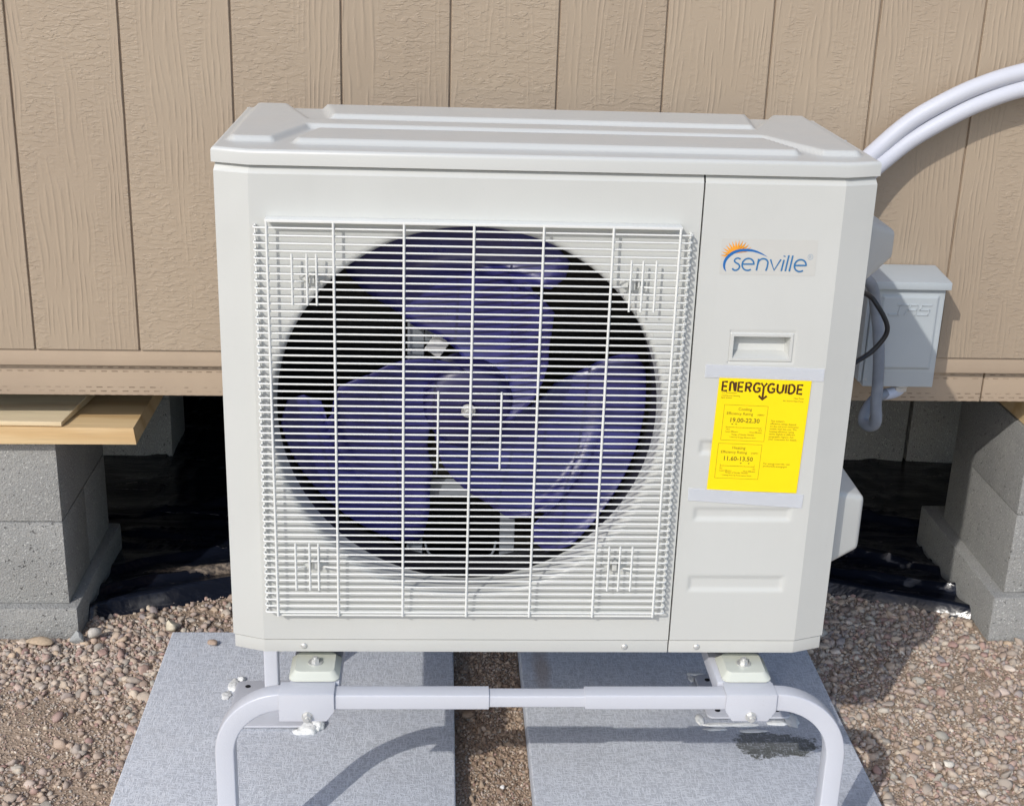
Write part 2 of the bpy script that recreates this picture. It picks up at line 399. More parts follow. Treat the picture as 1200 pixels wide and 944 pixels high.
# ================================================================== SETTING: ground
def gx_axis(lo, hi, step, far):
    mid = list(np.arange(lo, hi, step)); out = []
    d = step; x = lo
    while x > -far: d *= 1.5; x -= d; out.append(x)
    out = out[::-1] + mid; d = step; x = mid[-1]
    while x < far: d *= 1.5; x += d; out.append(x)
    return [float(v) for v in out]
SL = (-.250, .360, -.62, .748); SR = (.502, 1.132, -.62, .735); ZS = -.390
def gh(x, y):
    p = Vector((x*3.1, y*3.1, 0)); h = -.421 + .007*noise.noise(p) + .004*noise.noise(p*3.3)
    if .33 < x < .53 and -.7 < y < .9: h -= .010
    h += .0022*noise.noise(p*16) + .0016*noise.noise(p*40)
    if y > .85: h -= .004
    return h
def groundfn(x, y): return (x, y, gh(x, y) if abs(x) < 3.5 and -2 < y < 2.5 else -.43)
g = grid_obj('ground', gx_axis(-1.1, 2.2, .0115, 80), gx_axis(-.35, 1.35, .0115, 80), groundfn, M_DIRT); struct(g)

# ------------------------------------------------------------------ gravel and soil grains (nobody could count them)
def ico(sub):
    bm = bmesh.new(); bmesh.ops.create_icosphere(bm, subdivisions=sub, radius=1)
    V = np.array([v.co[:] for v in bm.verts]); F = np.array([[v.index for v in f.verts] for f in bm.faces]); bm.free(); return V, F
I1, I2 = ico(1), ico(2)
def variants(base, k, amp):
    out = []
    for _ in range(k):
        V = base[0].copy(); off = rng.normal(size=3)*10
        nn = np.array([noise.noise(Vector(v)*1.1 + Vector(off)) for v in V])
        V = V*(1+amp*nn)[:, None]
        for _ in range(3):                                             # shave flats for a broken-stone look
            n = rng.normal(size=3); n /= np.linalg.norm(n); d = V@n; ex = np.maximum(d-.50, 0); V = V - ex[:, None]*n*.95
        out.append(V)
    return out
def rotm(n, tilt=.5):
    a = rng.uniform(0, 2*np.pi, n); b = rng.normal(0, tilt, n); c = rng.normal(0, tilt, n)
    ca, sa, cb, sb, cc, sc = np.cos(a), np.sin(a), np.cos(b), np.sin(b), np.cos(c), np.sin(c); z = np.zeros(n); o = np.ones(n)
    Rz = np.stack([ca,-sa,z,sa,ca,z,z,z,o], -1).reshape(n,3,3); Rx = np.stack([o,z,z,z,cb,-sb,z,sb,cb], -1).reshape(n,3,3)
    Ry = np.stack([cc,z,sc,z,o,z,-sc,z,cc], -1).reshape(n,3,3); return Rx@Ry@Rz
def scatter(name, P, R, base, amp, mat, kind='stuff', k=10, tilt=.45, smooth=True):
    n = len(P); vs = variants(base, k, amp); F0 = base[1]; nv = len(base[0])
    which = rng.integers(0, k, n); VS = np.stack(vs)[which]
    sc = np.stack([R*rng.uniform(.85,1.35,n), R*rng.uniform(.75,1.05,n), R*rng.uniform(.45,.8,n)], -1)
    W = np.einsum('nij,nvj->nvi', rotm(n, tilt), VS*sc[:, None, :]) + P[:, None, :]
    co = W.reshape(-1, 3); F = (F0[None] + (np.arange(n)*nv)[:, None, None]).reshape(-1, 3)
    me = bpy.data.meshes.new(name); me.vertices.add(len(co)); me.vertices.foreach_set('co', co.ravel())
    me.loops.add(F.size); me.loops.foreach_set('vertex_index', F.ravel().astype(np.int32))
    me.polygons.add(len(F)); me.polygons.foreach_set('loop_start', np.arange(0, F.size, 3, dtype=np.int32))
    me.polygons.foreach_set('loop_total', np.full(len(F), 3, dtype=np.int32))
    if smooth: me.polygons.foreach_set('use_smooth', np.ones(len(F), dtype=bool))
    me.update(calc_edges=True); o = mesh_obj(name, me, mat); o['kind'] = kind; return o
PIER_L = (-.905, -.455, .765, 1.21); PIER_R = (1.565, 2.05, .765, 1.25)
def edge_y(x):                                                          # front edge of the plastic sheet
    t = (x+.45)/(1.60+.45)
    return .835 + .26*math.sin(math.pi*min(1, max(0, t)))**.8 if 0 < t < 1 else .84
def free(x, y, m=.004):
    for a in (SL, SR):
        if a[0]-m < x < a[1]+m and a[2]-m < y < a[3]+m: return False
    for a in (PIER_L, PIER_R):
        if a[0]-m < x < a[1]+m and a[2]-m < y < a[3]+m: return False
    return True
def pts(n, regions, dens, rad, m=0):
    P = []; R = []
    while len(P) < n:
        x0, x1, y0, y1 = regions[rng.integers(len(regions))]
        x = rng.uniform(x0, x1); y = rng.uniform(y0, y1); r = rad()
        if not free(x, y, r*.7): continue
        if y > edge_y(x) + .016 + .010*noise.noise(Vector((x*7, 1, 4))): continue
        if rng.random() > dens(x, y): continue
        P.append((x, y, gh(x, y) + r*rng.uniform(.05,.42))); R.append(r)
    return np.array(P), np.array(R)
def dens_big(x, y):
    if .36 < x < .50: return .10
    d = .5 + .5*noise.noise(Vector((x*4.2+5, y*4.2, 2))) 
    if x < 0:
        e = 1.0 if y > .55 else .55
        bare = math.exp(-(((x+.48)/.13)**2 + ((y-.42)/.13)**2)) + math.exp(-(((x+.30)/.06)**2 + ((y-.14)/.13)**2)) + .8*math.exp(-(((x+.70)/.10)**2 + ((y-.45)/.11)**2))
        return max(.05, min(1, e + .3*d - .95*bare))
    bare = .75*math.exp(-(((x-1.45)/.10)**2 + ((y-.58)/.09)**2)) + .5*math.exp(-(((x-1.30)/.07)**2 + ((y-.36)/.05)**2))
    return max(.08, min(1, .6 + .5*d - bare))
REG = [(-1.05, -.25, -.3, 1.02), (1.13, 2.15, -.3, 1.10), (1.13, 2.15, -.3, 1.10), (-.30, 1.6, .74, 1.12), (-.75,-.25,.0,.85), (1.13,1.75,.0,1.0)]
P, R = pts(20500, REG, dens_big, lambda: float(np.clip(rng.lognormal(math.log(.0053), .36), .0034, .0150)))
scatter('gravel', P, R, I2 if False else I1, .55, M_STONE, k=16)
P, R = pts(900, REG, dens_big, lambda: float(rng.uniform(.009, .0140)))
scatter('gravel', P, R*1.0, I2, .5, M_STONE, k=16)
P, R = pts(30000, REG + [(.36, .50, -.3, .8)], lambda x, y: 1.0, lambda: float(rng.uniform(.0014, .0042)))
GR = scatter('sand_grains', P, R, ico(1) if False else (I1[0], I1[1]), .5, M_STONE, k=12, tilt=1.0)
def mk_clod():
    m = MT('brown_soil_clod', (.25,.17,.12), .95, spec=.1)
    r = m.n('NewGeometry').outputs['Random Per Island']
    m.set('Base Color', m.ramp(r, [(0,(.24,.17,.125)),(.5,(.34,.25,.185)),(.85,(.40,.31,.23)),(1,(.50,.40,.32))]))
    m.bump(m.noise(m.coord(), 260, 4), .001); return m.m
M_CLOD = mk_clod()
def pts2(n, reg, rad):
    P = []; R = []
    while len(P) < n:
        x = rng.uniform(reg[0], reg[1]); y = rng.uniform(reg[2], reg[3]); r = rad()
        e = min(x-SL[1], SR[0]-x)
        if e < r*.6: continue
        if y < .33 and rng.random() < .35 and r > .004: continue
        P.append((x, y, gh(x, y) + r*rng.uniform(.0,.4))); R.append(r)
    return np.array(P), np.array(R)
P, R = pts2(4200, (.361, .501, -.3, .85), lambda: float(np.clip(rng.lognormal(math.log(.0034), .45), .0014, .011)))
scatter('soil_clods', P, R, I1, .6, M_CLOD, k=12, tilt=1.0)

# ------------------------------------------------------------------ single stones one can point at
def stone(label, x, y, z, r, col, sc=(1.2,.9,.7), rz=0.0, name='stone'):
    V, F = I2; v = variants(I2, 1, .35)[0]*np.array(sc)*r
    c, s = math.cos(rz), math.sin(rz); v = v@np.array([[c,s,0],[-s,c,0],[0,0,1]])
    me = bpy.data.meshes.new(name); me.from_pydata([tuple(q) for q in v], [], [tuple(int(i) for i in q) for q in F]); me.update(); shade(me, 50)
    o = mesh_obj(name, me, mk_stone1('stone_'+name, col)); o.location = (x, y, z); return tag(o, label, 'stone')
stone('small brown stone lying alone on the left concrete slab beside the unit', -.155, .690, ZS+.006, .0105, (.36,.27,.21))
stone('smooth pale oval pebble leaning at the corner of the left block footing', -.418, .752, -.398, .016, (.47,.44,.40), (1.05,.75,.95), .7)
stone('rounded grey pebble in front of the left block footing, left of the pale oval one', -.455, .742, -.402, .017, (.32,.33,.33), (1.0,.85,1.0), .3)
stone('cream coloured stone at the back edge of the gravel near the left slab corner', -.262, .795, -.402, .0155, (.60,.54,.42), (1,.85,1.0), 1.1)
stone('flat orange-tan rock half buried in front of the left footing', -.530, .735, -.408, .024, (.48,.37,.26), (1.3,.8,.5), .2)
stone('white round pebble in the gravel right of the stand, near the bottom of the photo', 1.310, .285, -.410, .0125, (.66,.62,.54), (1.1,.9,.8), .5)
stone('tiny white pebble in the soil strip between the two slabs', .449, .235, -.424, .0048, (.75,.73,.70))
stone('tan lump of stone in the soil strip just below the telescoping rail', .385, .475, -.424, .014, (.33,.24,.17), (1.2,.9,.6), .2)

# ------------------------------------------------------------------ concrete slabs
def slab(name, d, label):
    t = box_obj(name, d[0], d[1], d[2], d[3], ZS-.052, ZS, M_SLAB, None, .0035, 3); return tag(t, label, 'concrete slab', 'concrete pad slabs under the unit')
slab('concrete_slab', SL, 'left light grey broomed concrete slab under the air conditioner stand')
slab('concrete_slab', SR, 'right light grey concrete slab with the dark wet stain and rust streak')

# ================================================================== HOUSE
WX, WY, WYAW = .4, .731, .0154
house = thing('house', 'tan painted wood sided house wall raised on block piers', 'house', (WX, WY, 0), rz=WYAW)
struct_house = house
Gx = -.478 - WX; PW = .2032
bm = bmesh.new(); box(bm, 0, PW-.0036, 0, .012, .261, 2.45, .0012, 1); me0 = None
for k in range(-9, 15):
    if me0 is None:
        o = bm_obj('siding_board', bm, M_SIDE, house); me0 = o.data
    else: o = mesh_obj('siding_board', me0, M_SIDE, house)
    o.location = (Gx + k*PW + .0018, 0, 0)
x0w, x1w = Gx - 9*PW, Gx + 15*PW
box_obj('sheathing', x0w, x1w, .0058, .03, .262, 2.46, M_TRIM, house, 0)
def trimboard(name, a, b, y0, y1, z0, z1, mat):
    return box_obj(name, a, b, y0, y1, z0, z1, mat, house, .0015, 2)
trimboard('trim_strip', x0w, x1w, .006, .05, .2265, .2605, M_TRIM)
trimboard('skirt_board', x0w, 1.469-WX, .024, .062, .157, .2262, M_SKIRT)
trimboard('skirt_board', 1.4725-WX, x1w, .0245, .062, .157, .2262, M_SKIRT)
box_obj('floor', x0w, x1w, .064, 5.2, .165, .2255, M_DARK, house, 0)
box_obj('side_light_stop', x0w, x0w+.02, .064, 5.2, -.45, .15, M_DARK, house, 0)  # unseen near-black end panels, added to keep daylight out of the crawl space
box_obj('side_light_stop', x1w-.02, x1w, .064, 5.2, -.45, .15, M_DARK, house, 0)
box_obj('rear_light_stop', x0w+.021, x1w-.021, 5.15, 5.2, -.45, .15, M_DARK, house, 0)  # unseen dark panel added so the crawl space ends in blackness
box_obj('side_wall', x0w, x0w+.03, .031, 5.2, .23, 2.45, M_TRIM, house, 0)
box_obj('side_wall', x1w-.03, x1w, .031, 5.2, .23, 2.45, M_TRIM, house, 0)
bmr = bmesh.new(); box(bmr, x0w-.1, x1w+.1, -.06, 5.3, 2.47, 2.56, .005, 1); bm_obj('roof', bmr, M_TRIM, house)

# ------------------------------------------------------------------ block piers
BH = .1937
def rough_box(bm, x0, x1, y0, y1, z0, z1, bev=.004):
    vs0 = set(bm.verts); box(bm, x0, x1, y0, y1, z0, z1, bev, 2)
    new = [v for v in bm.verts if v not in vs0]
    for v in new:
        p = v.co*45; v.co += Vector((noise.noise(p), noise.noise(p+Vector((9,0,0))), noise.noise(p+Vector((0,9,0)))))*.0014
def pier(label, x0, y0, courses, pad, split_front):
    t = thing('block_pier', label, 'block pier', (x0, y0, -.44))
    def add(nm, *b, bev=.004):
        bm = bmesh.new(); rough_box(bm, *b, bev=bev); bmesh.ops.translate(bm, vec=(-x0, -y0, .44), verts=bm.verts)
        return bm_obj(nm, bm, M_BLOCK, t)
    add('footing_pad', *pad, bev=.007)
    for blocks in courses:
        for b in blocks: add('concrete_block', *b)
    return t
zb = -.345
xl = -.478
pier('two-course grey concrete block pier left of the unit, under the pine planks', xl, .79, [
    [(xl-.410, xl+.001, .789, .982, zb, zb+BH), (xl-.41, xl, .9850, 1.178, zb, zb+BH)],
    [(xl-.408, xl-.204, .790, 1.180, zb+BH+.0012, zb+2*BH-.001), (xl-.2015, xl, .791, 1.179, zb+BH+.0012, zb+2*BH-.001)]],
    (xl-.43, xl+.022, .768, 1.205, -.440, zb-.001), True)
xr = 1.601; zr = -.307
pier('grey concrete block pier on the right, partly cut by the right photo edge', xr, .79, [
    [(xr, xr+.41, .789, 1.188, zr, zr+BH-.001)],
    [(xr-.002, xr+.203, .787, 1.180, zr+BH, zr+2*BH), (xr+.206, xr+.41, .787, 1.18, zr+BH, zr+2*BH)]],
    (xr-.030, xr+.44, .766, 1.268, -.440, zr-.001), True)
pier('far dark grey block pier in the crawl space behind the left pier', -.83, 1.75, [
    [(-.83, -.43, 1.75, 1.95, -.415, -.415+BH)], [(-.83, -.43, 1.75, 1.95, -.22, -.22+BH)], [(-.83, -.43, 1.75, 1.95, -.025, .12)]],
    (-.86, -.40, 1.735, 1.97, -.450, -.416), False)
pier('far dark grey block pier in the crawl space right of the unit', 1.30, 1.76, [
    [(1.30, 1.690, 1.76, 1.95, -.415, .0)], [(1.702, 2.09, 1.765, 1.95, -.415, .0)], [(1.30, 1.69, 1.76, 1.95, .001, .12)], [(1.702, 2.09, 1.765, 1.95, .001, .12)]],
    (1.28, 2.12, 1.735, 1.97, -.450, -.416), False)

# ------------------------------------------------------------------ pine planks and shims
p1 = box_obj('wooden_plank', -1.0, -.287, .655, 1.16, .0, .0, M_WOOD) if False else None
bm = bmesh.new(); box(bm, -.62, 0, 0, .40, 0, .037, .0015, 2)
for v in bm.verts:
    if v.co.x > -.01 and v.co.z > .02 and v.co.y < .02: v.co.x -= .004
p1 = bm_obj('wooden_plank', bm, M_WOOD); p1.location = (-.302, .757, .0425); p1.rotation_euler = (0, math.radians(-.4), 0)
p1.location.z = .0435
tag(p1, 'thick orange-yellow pine plank lying on the left block pier', 'plank')
bm = bmesh.new(); box(bm, -.5, 0, 0, .20, 0, .010, .001, 1)
for v in bm.verts:
    v.co.z += .010*(v.co.y/.2) if v.co.z > .004 else 0
    if v.co.x > -.01: v.co.x += .0 + .12*v.co.y
p2 = bm_obj('wood_shim', bm, M_WOOD2); p2.location = (-.452, .759, .0815); p2.rotation_euler = (0, math.radians(-.4), math.radians(-1.5))
tag(p2, 'thin pale wood shim board on top of the left plank', 'wood shim')
p3 = box_obj('wood_blocking', 1.602, 2.0, .785, 1.10, .0825, .156, M_WOOD, None, .002, 2)
tag(p3, 'pine blocking piece on the right block pier at the photo edge', 'wood block')
p4 = None

# ------------------------------------------------------------------ black plastic sheet
def sheet(u, v):
    x = u; ye = edge_y(x) + .008*noise.noise(Vector((x*9, 0, 0)))
    y = ye + v
    h = -.414 + .004*noise.noise(Vector((x*4, y*4, 7)))
    # rolled front hem, then long creases running with the wall
    def saw(c, A, wf, wb):                                              # crease: steep face towards the yard, long fall behind
        d = v-c
        return A*sstep(-wf, 0, d) if d < 0 else A*max(0, 1-d/wb)**1.6
    n_ = lambda a, b: noise.noise(Vector((x*a, b, 1)))
    h += saw(.030+.006*n_(2, 3), .027+.010*n_(1.7, 4), .030, .10)
    q_ = sstep(.05, .11, v)
    h += saw(.125+.04*n_(1.3, 7), .018+.016*n_(2.2, 8), .020, .09)
    h += saw(.235+.05*n_(1.1, 17), max(0, .014+.022*n_(1.9, 18)), .016, .10)
    h += saw(.36+.06*n_(1.2, 27), max(0, .012+.024*n_(1.6, 28)), .018, .13)
    h += saw(.50+.05*n_(1.2, 37), max(0, .012+.024*n_(1.6, 38)), .02, .12)
    rd = 1-abs(noise.noise(Vector((x*1.4+y, y*17, 15))))*2.2; h += q_*.010*max(0, rd)**5
    h += q_*.007*abs(noise.noise(Vector((x*4+y*3, y*16, 5)))) + (.05+.95*q_)*.003*noise.noise(Vector((x*14+y*5, y*26, 9)))
    if v < .02: h = h - (.02-v)/.02*(h+.426)
    if v > .35: h += .02*sstep(.35, .8, v)
    return (x, y, h)
xs = [float(q) for q in np.arange(-1.3, 2.5, .012)]
vs = [0, .004, .01, .02] + [float(q) for q in np.arange(.03, .55, .009)] + [float(q) for q in np.arange(.56, 2.6, .03)]
ps = grid_obj('plastic_sheet', xs, vs, sheet, M_PLASTIC, ang=60)
tag(ps, 'wrinkled glossy black plastic sheet spread on the crawl space ground', 'plastic sheet')

# ================================================================== AIR CONDITIONER
W, D = .946, .395; CHX, CHY = .050, .0175; HP = .771; LT = .793; SX = .6925
ac = thing('air_conditioner', 'large cream white outdoor air conditioner unit with round fan grille', 'air conditioner', (.473, .2, -.03))
AO = Matrix.Translation((-.473, -.2, .03))
class UnderAC:                                                          # parts are written in world coordinates and moved into the unit's frame
    pass
def toac(o): o.parent = ac; o.matrix_parent_inverse = AO; return o
G_BEV = .012
# --- front panel with round opening
FCX, FCZ = .365, .396
def front_panel():
    bm = bmesh.new(); x0, x1, z0, z1 = CHX, SX-.0012, .0235, HP-G_BEV
    N = 160
    prof = [(.302, 0)]
    def outer(a):
        dx, dz = math.cos(a), math.sin(a); t = 1e9
        if dx > 1e-9: t = min(t, (x1-FCX)/dx)
        if dx < -1e-9: t = min(t, (x0-FCX)/dx)
        if dz > 1e-9: t = min(t, (z1-FCZ)/dz)
        if dz < -1e-9: t = min(t, (z0-FCZ)/dz)
        return (FCX+dx*t, FCZ+dz*t)
    angs = sorted(set([2*math.pi*i/N for i in range(N)] + [math.atan2(cz-FCZ, cx-FCX) % (2*math.pi) for cx in (x0, x1) for cz in (z0, z1)]))
    rings = [[bm.verts.new((outer(a)[0], 0, outer(a)[1])) for a in angs]]
    for r, y in prof: rings.append([bm.verts.new((FCX+r*math.cos(a), y, FCZ+r*math.sin(a))) for a in angs])
    n = len(angs)
    for A, B in zip(rings, rings[1:]):
        for i in range(n): bm.faces.new((A[i], B[i], B[(i+1) % n], A[(i+1) % n]))
    # upper slanting edge, left chamfer and side
    def q(*p): bm.faces.new([bm.verts.new(c) for c in p])
    e = .007
    q((x0,0,z1), (x1,0,z1), (x1,e,HP), (x0+.002,e,HP))
    q((0.0,CHY,z0), (x0,0,z0), (x0,0,z1), (0.0,CHY,z1)); q((0,CHY,z1), (x0,0,z1), (x0+.002,e,HP), (.003,CHY+e*.8,HP))
    q((0,CHY,z0), (0,CHY,z1), (0,D-.004,z1), (0,D-.004,z0)); q((0,CHY,z1), (.003,CHY+e*.8,HP), (.003,D-.004,HP), (0,D-.004,z1))
    q((x0,0,z0), (x1,0,z0), (x1,.004,z0-.001), (x0,.004,z0-.001)); q((0,CHY,z0), (x0,0,z0), (x0,.004,z0-.001), (.002,CHY+.004,z0-.001))
    q((x1,0,z0), (x1,0,z1), (x1,.02,z1), (x1,.02,z0))
    q((x1,0,z1), (x1,e,HP), (x1,.02,HP), (x1,.02,z1))
    bmesh.ops.remove_doubles(bm, verts=bm.verts, dist=1e-5)
    o = bm_obj('front_panel', bm, M_CAB, smooth=False); return toac(o)
front_panel()
def shroud():
    bm = bmesh.new(); prof = [(.302,.0), (.298,.0006), (.2945,.003), (.2921,.0070),(.2912,.014),(.2905,.026),(.2900,.04),(.2898,.052)]; N = 128
    R_ = [[bm.verts.new((FCX+r*math.cos(2*math.pi*i/N), y, FCZ+r*math.sin(2*math.pi*i/N))) for i in range(N)] for r, y in prof]
    for A, B in zip(R_, R_[1:]):
        for i in range(N): bm.faces.new((A[i], B[i], B[(i+1) % N], A[(i+1) % N]))
    return toac(bm_obj('fan_shroud', bm, M_CAB, ang=60))
shroud()
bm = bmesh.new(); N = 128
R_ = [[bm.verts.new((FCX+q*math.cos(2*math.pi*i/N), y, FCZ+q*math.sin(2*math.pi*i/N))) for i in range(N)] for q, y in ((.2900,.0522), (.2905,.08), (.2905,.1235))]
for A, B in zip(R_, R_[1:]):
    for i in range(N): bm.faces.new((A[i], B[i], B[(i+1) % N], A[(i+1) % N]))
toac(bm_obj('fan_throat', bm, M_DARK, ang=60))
# --- service panel (height field: three pressed ribs, pocket handle)
HX0, HX1, HZ0, HZ1 = .7535, .8385, .4995, .5335
def sp_y(x, z):
    y = 0
    for (a, b, c, d) in ((.716,.868,.2345,.256), (.716,.868,.112,.138), (.716,.868,.345,.3675)):
        dx = min(x-a, b-x); dz = min(z-c, d-z); k = min(dx, dz)
        if k > -.002: y = max(y, .0030*sstep(-.002, .006, k))
    # raised frame round the handle
    dx = max(.7485-x, x-.8435); dz = max(.4945-z, z-.5385); k = max(dx, dz)
    if k < 0: y -= .0012*sstep(0, -.0012, k)
    if -.0007 < k < .0011: y += .0010
    return y
def sx_axis(lo, hi, st, extra):
    return sorted(set([round(float(v), 5) for v in np.append(np.arange(lo, hi, st), hi)] + extra))
xa = sx_axis(SX+.0012, W-CHX, .003, [HX0, HX1, .7485, .8435, .7474, .8446, .7497, .8423])
za = sx_axis(.0235, HP-G_BEV, .003, [HZ0, HZ1, .4945, .5385, .4934, .5396, .4957, .5373])
toac(grid_obj('service_panel', xa, za, lambda x, z: (x, sp_y(x, z), z), M_CAB, skip=lambda x, z: HX0 < x < HX1 and HZ0 < z < HZ1, ang=60))
bm = bmesh.new()
def qf(bm, *p): return bm.faces.new([bm.verts.new(c) for c in p])
z0, z1, e, xc = .0235, HP-G_BEV, .007, W-CHX
a = SX+.0012
qf(bm, (a,0,z1), (xc,0,z1), (xc-.002,e,HP), (a,e,HP)); qf(bm, (xc,0,z0), (W,CHY,z0), (W,CHY,z1), (xc,0,z1))
qf(bm, (xc,0,z1), (W,CHY,z1), (W-.003,CHY+e*.8,HP), (xc-.002,e,HP)); qf(bm, (W,CHY,z0), (W,D-.004,z0), (W,D-.004,z1), (W,CHY,z1))
qf(bm, (W,CHY,z1), (W,D-.004,z1), (W-.003,D-.004,HP), (W-.003,CHY+e*.8,HP)); qf(bm, (a,0,z0), (xc,0,z0), (xc,.004,z0-.001), (a,.004,z0-.001))
qf(bm, (xc,0,z0), (W,CHY,z0), (W-.002,CHY+.004,z0-.001), (xc,.004,z0-.001)); qf(bm, (a,0,z0), (a,0,z1), (a,.02,z1), (a,.02,z0))
bmesh.ops.remove_doubles(bm, verts=bm.verts, dist=1e-5)
toac(bm_obj('corner_panel', bm, M_CAB, smooth=False))
bm = bmesh.new()                                                        # pocket of the handle
i0 = [(HX0,-.0012,HZ0), (HX1,-.0012,HZ0), (HX1,-.0012,HZ1), (HX0,-.0012,HZ1)]
i1 = [(HX0+.004,.016,HZ0+.008), (HX1-.004,.016,HZ0+.008), (HX1-.003,.024,HZ1-.001), (HX0+.003,.024,HZ1-.001)]
V0 = [bm.verts.new(v) for v in i0]; V1 = [bm.verts.new(v) for v in i1]
for i in range(4): bm.faces.new((V0[i], V1[i], V1[(i+1) % 4], V0[(i+1) % 4]))
bm.faces.new(V1); toac(bm_obj('pocket_handle', bm, M_CAB, smooth=False))
# --- base pan
def footprint(ins=.0): return [(ins, CHY+ins*.4), (CHX+ins*.3, ins), (W-CHX-ins*.3, ins), (W-ins, CHY+ins*.4), (W-ins, D), (ins, D)]
bm = bmesh.new()
extrude_poly(bm, [(.002, CHY+.001), (CHX, .0018), (SX-.0010, .0018), (SX-.0010, .03), (.002, .03)], 0, .0215, 'xy', .0008)
extrude_poly(bm, [(SX+.0010, .0018), (W-CHX, .0018), (W-.002, CHY+.001), (W-.002, .03), (SX+.0010, .03)], 0, .0215, 'xy', .0008)
toac(bm_obj('base_pan', bm, M_CAB, ang=30))
toac(box_obj('base_floor', .003, W-.003, .031, D-.002, .0005, .012, M_DARK, None, 0))
toac(box_obj('rear_panel', .002, W-.002, D-.003, D, .013, .769, M_COIL, None, 0))
for sxx in (.112, .622, .7385): toac(screw('screw', (sxx, .0012, .0105), None))
# inside
toac(box_obj('inner_partition', .685, .690, .03, D-.006, .013, .768, M_DARK, None, 0))
toac(box_obj('condenser_coil', .006, .684, .352, .386, .014, .766, M_COIL, None, 0))
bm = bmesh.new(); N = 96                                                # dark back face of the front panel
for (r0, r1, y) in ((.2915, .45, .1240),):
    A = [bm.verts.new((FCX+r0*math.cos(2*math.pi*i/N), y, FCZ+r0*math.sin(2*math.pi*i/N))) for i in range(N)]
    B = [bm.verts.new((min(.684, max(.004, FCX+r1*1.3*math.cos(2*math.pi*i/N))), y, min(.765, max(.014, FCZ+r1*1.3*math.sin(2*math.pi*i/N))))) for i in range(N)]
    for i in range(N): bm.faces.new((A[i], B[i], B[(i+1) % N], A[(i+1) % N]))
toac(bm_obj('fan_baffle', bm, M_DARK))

# --- lid with pressed ribs
def lid_pad(x, y):
    k = -1
    def poly(P):
        # signed inside distance of a convex polygon (counter-clockwise)
        d = 1e9
        for (ax, ay), (bx, by) in zip(P, P[1:]+P[:1]):
            ex, ey = bx-ax, by-ay; L = math.hypot(ex, ey); d = min(d, (ex*(y-ay)-ey*(x-ax))/L)
        return d
    A_ = poly([(.142,.282), (.822,.268), (.842,.45), (.112,.45)])
    C_ = poly([(.113,.046), (.835,.040), (.845,.060), (.812,.158), (.130,.158), (.104,.062)])
    B1 = poly([(.105,.182), (.822,.168), (.836,.190), (.822,.236), (.110,.245), (.09,.2)])
    L1 = poly([(.020,.058), (.082,.058), (.122,.180), (.122,.240), (.055,.45), (.010,.45), (.010,.075)])
    L2 = poly([(.045,.20), (.125,.20), (.072,.45), (.045,.45)])
    R1 = poly([(.868,.044), (.926,.044), (.934,.06), (.934,.45), (.89,.45), (.80,.225), (.80,.178)])
    return max(A_, B1, L1, C_, R1)
def lid_z(x, y): return LT + .0078*sstep(0, .0095, lid_pad(x, y))
OV = .0025
def lid_outline_y0(x):
    if x < CHX: return CHY*(1-(x)/CHX) - OV
    if x > W-CHX: return CHY*((x-(W-CHX))/CHX) - OV
    return -OV
xs = sorted(set([float(v) for v in np.linspace(-OV, W+OV, 236)] + [CHX, W-CHX]))
ts = [float(v) for v in np.linspace(0, 1, 100)]
RB = .006
def lidfn(x, t):
    y0 = lid_outline_y0(x) + RB; y = y0 + t*(D+OV-RB-y0)
    xx = min(max(x, -OV+RB), W+OV-RB) if False else x
    return (xx, y, lid_z(x, y))
toac(grid_obj('lid_top', [-OV+RB-.0004] + [x for x in xs if -OV+RB+.0005 < x < W+OV-RB-.0005] + [W+OV-RB+.0004], ts, lidfn, M_LID, ang=80))
bm = bmesh.new()                                                       # folded rim: swept quarter round + skirt
def rim_path():
    P = [(-OV+RB, D+OV-RB), (-OV+RB, CHY-OV+RB-.001)]
    return P
out = [(-OV, D+OV), (-OV, CHY-OV*.5), (CHX, -OV), (W-CHX, -OV), (W+OV, CHY-OV*.5), (W+OV, D+OV)]
inn = [(-OV+RB, D+OV), (-OV+RB, lid_outline_y0(-OV+RB)+RB), (CHX, -OV+RB), (W-CHX, -OV+RB), (W+OV-RB, lid_outline_y0(W+OV-RB)+RB), (W+OV-RB, D+OV)]
rows = [[(ox, oy, HP+.0005) for ox, oy in out]]
rows = [[(ox*.998+.001, oy+.003, HP+.0010) for ox, oy in out]] + rows
for a in (0, 18, 36, 54, 72, 90):
    s, c = math.sin(math.radians(a)), math.cos(math.radians(a))
    rows.append([(ix+(ox-ix)*c, iy+(oy-iy)*c, LT-RB+RB*s) for (ox, oy), (ix, iy) in zip(out, inn)])
RV = [[bm.verts.new(v) for v in r] for r in rows]
for A, B in zip(RV, RV[1:]):
    for i in range(len(out)-1): bm.faces.new((A[i], A[i+1], B[i+1], B[i]))
toac(bm_obj('lid_rim', bm, M_LID, ang=28))
toac(box_obj('lid_back', -OV+.001, W+OV-.001, D, D+OV, HP+.001, LT-.001, M_LID, None, 0))
for lx, ly in ((.9405, .20),): toac(screw('screw', (lx+.005, ly, LT-.004), None, .004))

